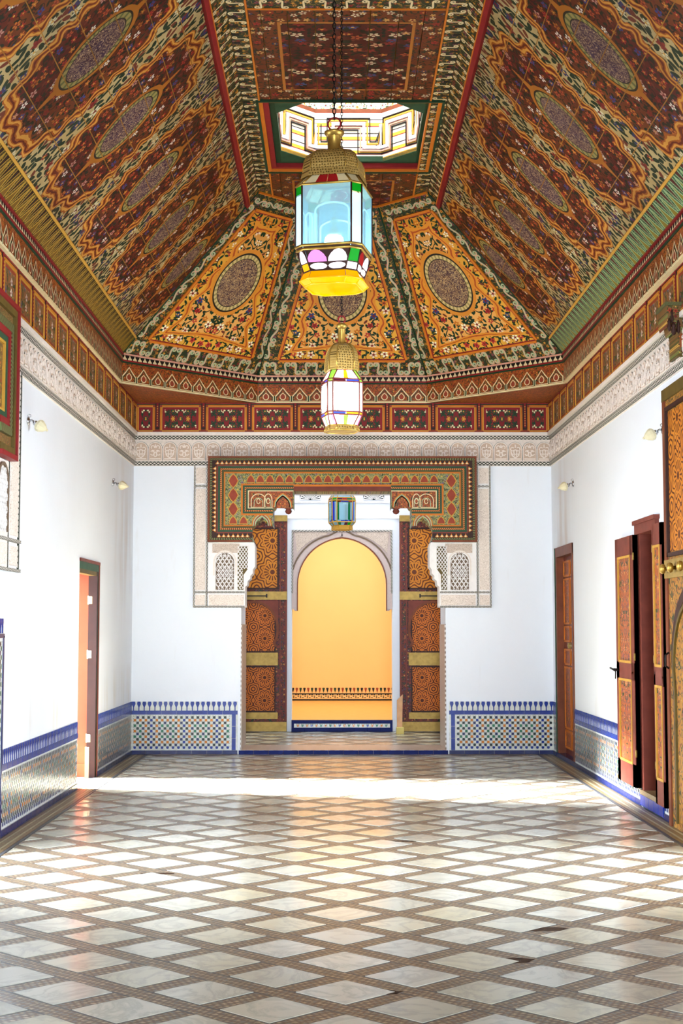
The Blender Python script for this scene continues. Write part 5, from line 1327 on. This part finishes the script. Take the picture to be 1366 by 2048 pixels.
t = MB(); t.band([(9.6, 1.895), (10.58, 1.895)], 0, 0.022, 0.03, 0.055); t.band([(9.6, 2.11), (10.58, 2.11)], 0, 0.022, 0.03, 0.055); t.band([(10.57, 1.9), (10.57, 3.40)], 0, 0.016, 0.02, 0.045); t.band([(10.24, 1.9), (10.24, 3.40)], 0, 0.012, 0.02, 0.04)
t.build('knotted_border', ['knot'], sp_, F_L.M)

# ================================================================== WALL LAMPS
def sconce(loc, sgn, tilt, label):
    """local +x points away from the wall"""
    mx = Matrix.Translation(loc) @ Matrix.Rotation(0 if sgn > 0 else PI, 4, 'Z')
    r = root('wall_lamp', label, 'wall lamp', None, mx, 'chrome wall lamps')
    rx = Matrix.Rotation(PI / 2, 4, 'Y')
    t = MB(); t.lathe([(0.034, 0), (0.034, 0.006), (0.026, 0.014), (0.012, 0.018)], 16); t.build('back_plate', ['chrome'], r, rx)
    t = MB(); t.tube([(0.01, 0, 0.0), (0.03, 0, 0.006), (0.045, 0, -0.004), (0.058, 0, -0.016)], 0.008, 8); t.build('arm', ['chrome'], r)
    t = MB(); t.tube([(0.012 + 0.012 * math.cos(k * PI / 6), 0, 0.04 + 0.012 * math.sin(k * PI / 6)) for k in range(12)], 0.0035, 6, closed=True); t.tube([(0.008, 0, 0.0), (0.010, 0, 0.03)], 0.005, 6); t.build('hanging_ring', ['chrome'], r)
    ax = Matrix.Translation((0.055, 0, -0.014)) @ Matrix.Rotation(PI / 2 + tilt, 4, 'Y')
    t = MB(); t.lathe([(0.012, -0.01), (0.020, 0.0), (0.022, 0.016), (0.017, 0.018)], 12); t.build('lamp_holder', ['chrome'], r, ax)
    t = MB(); t.lathe([(0.020, 0.012), (0.040, 0.022), (0.050, 0.040), (0.047, 0.058), (0.030, 0.088), (0.010, 0.108), (0.003, 0.112)], 8, smooth=False); t.build('glass_shade', ['shade'], r, ax)
    t = MB(); t.lathe([(0.006, 0.105), (0.011, 0.110), (0.009, 0.118), (0.003, 0.122)], 8); t.build('shade_tip', ['shade'], r, ax)
sconce((XL, 10.98, 3.09), 1, 0.55, 'chrome wall lamp with cream shade nearest the painted doorway head')
sconce((XL, 15.23, 3.03), 1, 0.2, 'chrome wall lamp with cream shade beyond the narrow open doorway')
sconce((XR, 11.05, 3.03), -1, 0.45, 'chrome wall lamp with cream shade above the red shutters')
sconce((XR, 15.26, 3.03), -1, 0.3, 'chrome wall lamp with cream shade above the closed panelled door')

# ================================================================== LANTERNS
def cring(h, c, z):                    # square with cut corners
    return [(h, -h + c, z), (h, h - c, z), (h - c, h, z), (-h + c, h, z), (-h, h - c, z), (-h, -h + c, z), (-h + c, -h, z), (h - c, -h, z)]
def lerp(a, b, t): return tuple(a[k] + (b[k] - a[k]) * t for k in range(3))
def pane_tier(r, A, B, cols, name, inset=0.0):
    """glass between two rings; cols(face) -> rows of (v0, v1, [materials])"""
    for f in range(8):
        a0, a1, b0, b1 = A[f], A[(f + 1) % 8], B[f], B[(f + 1) % 8]
        for v0, v1, ms in cols(f):
            n = len(ms)
            for k, m_ in enumerate(ms):
                if m_ is None: continue
                u0, u1 = k / n, (k + 1) / n
                m_, shp = m_ if isinstance(m_, tuple) else (m_, 'rect')
                L2 = {'rect': [(0, 0), (1, 0), (1, 1), (0, 1)], 'oval': [(0.5 + 0.48 * math.cos(q * PI / 6), 0.5 + 0.48 * math.sin(q * PI / 6)) for q in range(12)],
                      'dome': [(0.02, 0.0), (0.98, 0.0), (0.96, 0.3), (0.84, 0.62), (0.68, 0.88), (0.5, 0.96), (0.32, 0.88), (0.16, 0.62), (0.04, 0.3)]}[shp]
                P = [lerp(lerp(a0, a1, u0 + (u1 - u0) * x), lerp(b0, b1, u0 + (u1 - u0) * x), v0 + (v1 - v0) * y) for x, y in L2]
                c = [sum(p[i] for p in P) / len(P) for i in range(3)]; Q = [lerp(p, c, 0.03) for p in P]
                t = MB(); inn = [(p[0] * 0.99, p[1] * 0.99, p[2]) for p in Q]
                i0 = [t.vert(*p) for p in Q]; i1 = [t.vert(*p) for p in inn]; t.face(i0); t.face(i1[::-1])
                n_ = len(Q)
                for q in range(n_): t.face((i0[q], i1[q], i1[(q + 1) % n_], i0[(q + 1) % n_]))
                t.build(name, [m_], r)
def cage(r, rings, rad, mat, name='frame', posts=True, div=None):
    t = MB()
    for R in rings: t.tube(R, rad, 6, closed=True)
    if posts:
        for A, B in zip(rings, rings[1:]):
            for k in range(8): t.tube([A[k], B[k]], rad * 0.9, 6)
    t.build(name, [mat], r)
def chain(r, z0, z1, mat, s=0.022):
    t = MB(); n = int((z1 - z0) / (s * 1.45))
    for k in range(n):
        z = z0 + (k + 0.5) * (z1 - z0) / n; P = []
        for q in range(10):
            a = 2 * PI * q / 10; x = s * 0.42 * math.cos(a); zz = s * 0.95 * math.sin(a)
            P.append((x, 0, z + zz) if k % 2 else (0, x, z + zz))
        t.tube(P, s * 0.16, 5, closed=True)
    t.build('chain', [mat], r)
def brass_top(r, z0, h0, c0, zd, zn, rn, mat='brass'):
    """pierced eight-sided dome, neck, flange and ring"""
    M_ = [(1.0, 0.0), (1.0, 0.30), (0.97, 0.52), (0.88, 0.72), (0.70, 0.88), (0.45, 0.97), (0.28, 1.0)]
    rings = [cring(h0 * a, c0 * a, z0 + (zd - z0) * b) for a, b in M_]
    t = MB(); idx = [[t.vert(*p) for p in R] for R in rings]
    for A, B in zip(idx, idx[1:]):
        for k in range(8): t.face((A[k], A[(k + 1) % 8], B[(k + 1) % 8], B[k]))
    t.face(idx[0][::-1]); t.face(idx[-1]); d = t.build('dome', ['pierced_brass'], r)
    for k in range(8):
        t = MB(); t.tube([R[k] for R in rings], 0.005, 5); t.build('dome_rib', [mat], d)
    t = MB(); t.lathe([(rn * 1.15, zd - 0.01), (rn, zd), (rn, zn - 0.02), (rn * 1.1, zn - 0.015)], 14); t.build('neck', [mat], r)
    t = MB(); t.lathe([(rn * 1.0, zn - 0.02), (rn * 1.45, zn), (rn * 1.5, zn + 0.012), (rn * 0.5, zn + 0.03)], 16); t.build('flange', [mat], r)
    t = MB(); R = rn * 0.95; t.tube([(R * math.cos(k * PI / 8), 0, zn + 0.03 + R * 0.9 + R * math.sin(k * PI / 8)) for k in range(16)], 0.006, 6, closed=True); t.build('ring', ['red'], r)
    return zn + 0.03 + R * 1.9
def pierced():
    g = G('pierced_brass'); x, y, z = g.obj(); v = g.comb(x * 1.0 + y, z, 0.0)
    d, r, p = g.vor(v, 55.0, 0.3)
    k = d < 0.28
    n = g.noise(g.comb(x, y, z), 20.0, 3.0)
    return g.out(g.mix(k, g.mix(n, '#d0b06a', '#a8843c'), '#6a5226'), 0.42, 0.45, bump=d, bs=0.6, bd=0.004)
M['pierced_brass'] = pierced()

# great lantern -------------------------------------------------
gl = root('lantern', 'large brass lantern with clear panes and coloured glass skirt, nearest the viewer', 'lantern', None,
          Matrix.Translation((-0.003, 9.0, 3.66)) @ Matrix.Rotation(math.radians(-13), 4, 'Z'), 'hanging brass lanterns')
h, c = 0.215, 0.055
r0, r1, r2, r3, r4, r5 = cring(0.17, 0.065, 0.0), cring(0.198, 0.075, 0.03), cring(0.172, 0.06, 0.085), cring(0.208, c, 0.215), cring(h, c, 0.238), cring(h, c, 0.632)
r6 = cring(0.165, 0.06, 0.709)
pane_tier(gl, r0, r1, lambda f: [(0, 1, ['g_yellow'])], 'tray_pane'); pane_tier(gl, r1, r2, lambda f: [(0, 1, ['g_yellow'])], 'tray_pane')
t = MB(); t.poly([(x * 0.97, y * 0.97, 0.004) for x, y, z in r0][::-1]); t.poly([(x * 0.97, y * 0.97, 0.007) for x, y, z in r0]); t.build('tray_floor', ['g_yellow'], gl)
q2 = [tuple(0.985 * a if k < 2 else a for k, a in enumerate(p_)) for p_ in r2]; q3 = [tuple(0.985 * a if k < 2 else a for k, a in enumerate(p_)) for p_ in r3]
pane_tier(gl, q2, q3, lambda f: [(0, 1, ['wood_dark'])], 'skirt_plate')
sk = {0: ['g_red', 'g_milk'], 6: ['g_pink', 'g_milk'], 4: ['g_milk', 'g_green'], 2: ['g_amber', 'g_milk']}
pane_tier(gl, r2, r3, lambda f: [(0.02, 0.34, [('g_milk', 'oval'), ('g_milk', 'oval')]), (0.38, 0.98, [(sk[f][0], 'dome'), (sk[f][1], 'dome')])] if f % 2 == 0 else [(0.02, 0.34, ['g_amber' if f == 5 else 'g_milk']), (0.38, 0.98, ['g_green' if f == 7 else ('g_milk', 'dome')])], 'skirt_pane')
pane_tier(gl, r4, r5, lambda f: [(0, 1, ['g_glow2'])] if f % 2 == 0 else [(0, 0.84, ['g_glow']), (0.85, 1, ['g_green'])], 'side_pane')
pane_tier(gl, r5, r6, lambda f: [(0, 1, ['cream', 'g_red', 'g_red', 'cream'])] if f % 2 == 0 else [(0, 1, ['cream'])], 'shoulder_pane')
cage(gl, [r0, r1], 0.006, M['g_yellow'], 'tray_frame'); cage(gl, [r2, r3], 0.006, 'wood_dark', 'skirt_frame')
cage(gl, [r4, r5], 0.0065, 'wood_dark', 'frame'); pane_tier(gl, r3, r4, lambda f: [(0, 1, ['wood_dark'])], 'girdle_plate'); cage(gl, [r3, r4], 0.009, 'brass', 'girdle', False); cage(gl, [r5, r6], 0.008, 'brass', 'shoulder_frame')
for f in (0, 2, 4, 6):                                    # white arched strips inside the wide panes
    a0, a1 = Vector(r4[f]), Vector(r4[(f + 1) % 8]); ux = (a1 - a0).normalized(); mid = (a0 + a1) / 2; nrm = Vector((mid.x, mid.y, 0)).normalized()
    t = MB(); w = (a1 - a0).length
    for u0, u1, zt_ in ((0.06, 0.20, 0.20), (0.26, 0.94, 0.26)):
        cx_ = (u0 + u1) / 2 - 0.5; hw_ = (u1 - u0) / 2 * w; P = [(-hw_, 0.0), (-hw_, zt_ - 0.06)] + arc(0, zt_ - 0.06, hw_, PI, 0, 10, 0.05)[1:] + [(hw_, 0.0)]
        P = [(x + cx_ * w, y) for x, y in P]; t.ribbon(P, 0.012, 0.0, 0)
    fr = Frame(mid - nrm * 0.012 + Vector((0, 0, 0.02)), ux, (0, 0, 1)); t.build('arched_strip', ['g_milk'], gl, fr.M)
zr = brass_top(gl, 0.72, 0.178, 0.064, 0.90, 1.02, 0.044)
t = MB(); ra, rb_ = cring(0.192, 0.066, 0.695), cring(0.183, 0.066, 0.745)
i0 = [t.vert(*p) for p in ra]; i1 = [t.vert(*p) for p in rb_]
for k in range(8): t.face((i0[k], i0[(k + 1) % 8], i1[(k + 1) % 8], i1[k]))
t.build('crown_band', ['pierced_brass'], gl)
chain(gl, zr - 0.01, 6.10 - 3.66, 'iron', 0.024)
lb = MB(); lb.lathe([(0.045, 0.245), (0.062, 0.26), (0.066, 0.30), (0.058, 0.335), (0.045, 0.34)], 16); lb.build('lamp_globe', ['bulb'], gl)
lb = MB(); lb.lathe([(0.05, 0.338), (0.052, 0.365), (0.03, 0.38), (0.014, 0.41), (0.012, 0.425), (0.024, 0.435), (0.024, 0.455), (0.008, 0.47)], 14); lb.build('lamp_holder', ['cream'], gl)
lb = MB(); lb.tube([(0, 0, 0.46), (0, 0, 0.66)], 0.004, 6); lb.tube([(0.0, 0.0, 0.60), (0.03, 0.01, 0.63), (-0.03, 0.01, 0.64), (-0.08, 0, 0.62), (-0.06, 0.02, 0.655), (0.06, -0.02, 0.65), (0.09, 0, 0.61), (0.05, 0.01, 0.57), (0.07, 0, 0.53)], 0.005, 6); lb.build('cable', ['cable'], gl)
l = bpy.data.lights.new('great_lantern_lamp', 'POINT'); l.energy = 22; l.color = (1, 0.96, 0.88); l.shadow_soft_size = 0.07
lo = bpy.data.objects.new('great_lantern_lamp', l); COL.objects.link(lo); lo.parent = gl; lo.location = (0, 0, 0.30)

# lit lantern behind it ------------------------------------------
sl_ = root('lantern', 'glowing white lantern with blue and amber glass in front of the floral end panel', 'lantern', None,
           Matrix.Translation((0.05, 9.9, 2.86)) @ Matrix.Rotation(math.radians(14), 4, 'Z'), 'hanging brass lanterns')
a0_, a1_, a2_, a3_, a4_, a5_ = cring(0.108, 0.04, 0.0), cring(0.10, 0.04, 0.035), cring(0.122, 0.03, 0.105), cring(0.125, 0.03, 0.125), cring(0.125, 0.03, 0.335), cring(0.122, 0.03, 0.355)
a6_ = cring(0.088, 0.035, 0.425)
pane_tier(sl_, a1_, a2_, lambda f: [(0, 1, ['g_lit', 'g_lit', 'g_lime', 'g_lit', 'g_lit'])] if f % 2 == 0 else [(0, 1, ['g_lit', 'g_pink'])], 'skirt_pane')
pane_tier(sl_, a2_, a3_, lambda f: [(0, 1, ['g_lblue', 'g_amber'])] if f % 2 == 0 else [(0, 1, ['g_amber'])], 'coloured_pane')
pane_tier(sl_, a3_, a4_, lambda f: [(0, 1, ['g_lit'])], 'side_pane')
pane_tier(sl_, a4_, a5_, lambda f: [(0, 1, ['g_plum', 'g_lblue'])] if f % 2 == 0 else [(0, 1, ['g_lime'])], 'coloured_pane')
pane_tier(sl_, a5_, a6_, lambda f: [(0, 1, ['g_lit', 'g_lit', 'g_amber', 'g_lit', 'g_lit'])] if f % 2 == 0 else [(0, 1, ['g_lime'])], 'shoulder_pane')
cage(sl_, [a0_, a1_], 0.006, 'brass', 'base_frame'); cage(sl_, [a1_, a2_, a3_, a4_, a5_, a6_], 0.0055, 'wood_red', 'frame')
t = MB(); t.poly(a0_[::-1]); t.poly([(x, y, z + 0.006) for x, y, z in a0_])
i0 = [t.vert(*p) for p in a0_]; i1 = [t.vert(*p) for p in a1_]
for k in range(8): t.face((i0[k], i0[(k + 1) % 8], i1[(k + 1) % 8], i1[k]))
t.build('base_tray', ['pierced_brass'], sl_)
t = MB()
for f in (0, 2, 4, 6):                                    # pierced corner brackets on the wide panes
    p, q = a3_[f], a3_[(f + 1) % 8]
    for u, z, su, sz in ((0.06, 0.13, 1, 1), (0.94, 0.13, -1, 1), (0.06, 0.33, 1, -1), (0.94, 0.33, -1, -1)):
        for k in range(4):
            for j in range(4 - k):
                m_ = lerp(p, q, u + su * (k * 0.055)); z_ = z + sz * j * 0.011; t.lathe([(0.0028, z_ - 0.003), (0.0028, z_ + 0.003)], 5, 0, (m_[0] * 1.012, m_[1] * 1.012))
t.build('corner_piercing', ['wood_dark'], sl_)
zr = brass_top(sl_, 0.425, 0.106, 0.044, 0.625, 0.745, 0.026)
chain(sl_, zr - 0.01, 6.10 - 2.86, 'iron', 0.017)
l = bpy.data.lights.new('lit_lantern_lamp', 'POINT'); l.energy = 28; l.color = (1, 0.97, 0.92); l.shadow_soft_size = 0.10
lo = bpy.data.objects.new('lit_lantern_lamp', l); COL.objects.link(lo); lo.parent = sl_; lo.location = (0, 0, 0.23)

# unlit lantern in the vestibule -----------------------------------
vl = root('lantern', 'unlit brass lantern with blue and green strips hanging in front of the pointed arch', 'lantern', None,
          Matrix.Translation((0.097, 18.5, 2.75)) @ Matrix.Rotation(math.radians(13), 4, 'Z'), 'hanging brass lanterns')
b0_, b1_, b2_, b3_, b4_, b5_ = cring(0.12, 0.045, 0.0), cring(0.118, 0.045, 0.05), cring(0.152, 0.05, 0.095), cring(0.155, 0.05, 0.375), cring(0.15, 0.05, 0.41), cring(0.11, 0.045, 0.47)
pane_tier(vl, b1_, b2_, lambda f: [(0, 1, ['g_dgreen', 'g_clear', 'g_plum', 'g_green'])] if f % 2 == 0 else [(0, 1, ['g_clear'])], 'skirt_pane')
pane_tier(vl, b2_, b3_, lambda f: [(0.0, 0.07, [None, 'g_blue', 'g_blue', None]), (0.08, 0.92, ['g_dgreen', 'g_clear', 'g_clear', 'g_clear', 'g_clear', 'g_dgreen', 'g_clear']), (0.93, 1, [None, 'g_blue', 'g_blue', 'g_red'])] if f % 2 == 0 else [(0.05, 0.95, ['g_blue', 'g_clear'])], 'side_pane')
pane_tier(vl, b3_, b4_, lambda f: [(0, 1, ['g_plum', 'g_red', 'g_dgreen'])] if f % 2 == 0 else [(0, 1, ['g_green'])], 'coloured_pane')
pane_tier(vl, b4_, b5_, lambda f: [(0, 1, ['g_clear'])], 'shoulder_pane')
cage(vl, [b0_, b1_], 0.007, 'gold', 'base_frame'); cage(vl, [b1_, b2_, b3_, b4_, b5_], 0.0075, 'gold', 'frame')
t = MB(); t.poly(b0_[::-1]); i0 = [t.vert(*p) for p in b0_]; i1 = [t.vert(*p) for p in b1_]
for k in range(8): t.face((i0[k], i0[(k + 1) % 8], i1[(k + 1) % 8], i1[k]))
t.build('base_tray', ['gold'], vl)
zr = brass_top(vl, 0.47, 0.112, 0.046, 0.60, 0.70, 0.03)
chain(vl, zr - 0.01, 3.95 - 2.75, 'iron', 0.02)
mb = MB(); mb.box(XL - 0.4, XR + 0.4, 18.42, 18.58, 3.93, 4.07); mb.build('trim_16', ['wood'], label='timber beam across the vestibule that carries the unlit lantern', cat='beam', kind='structure')
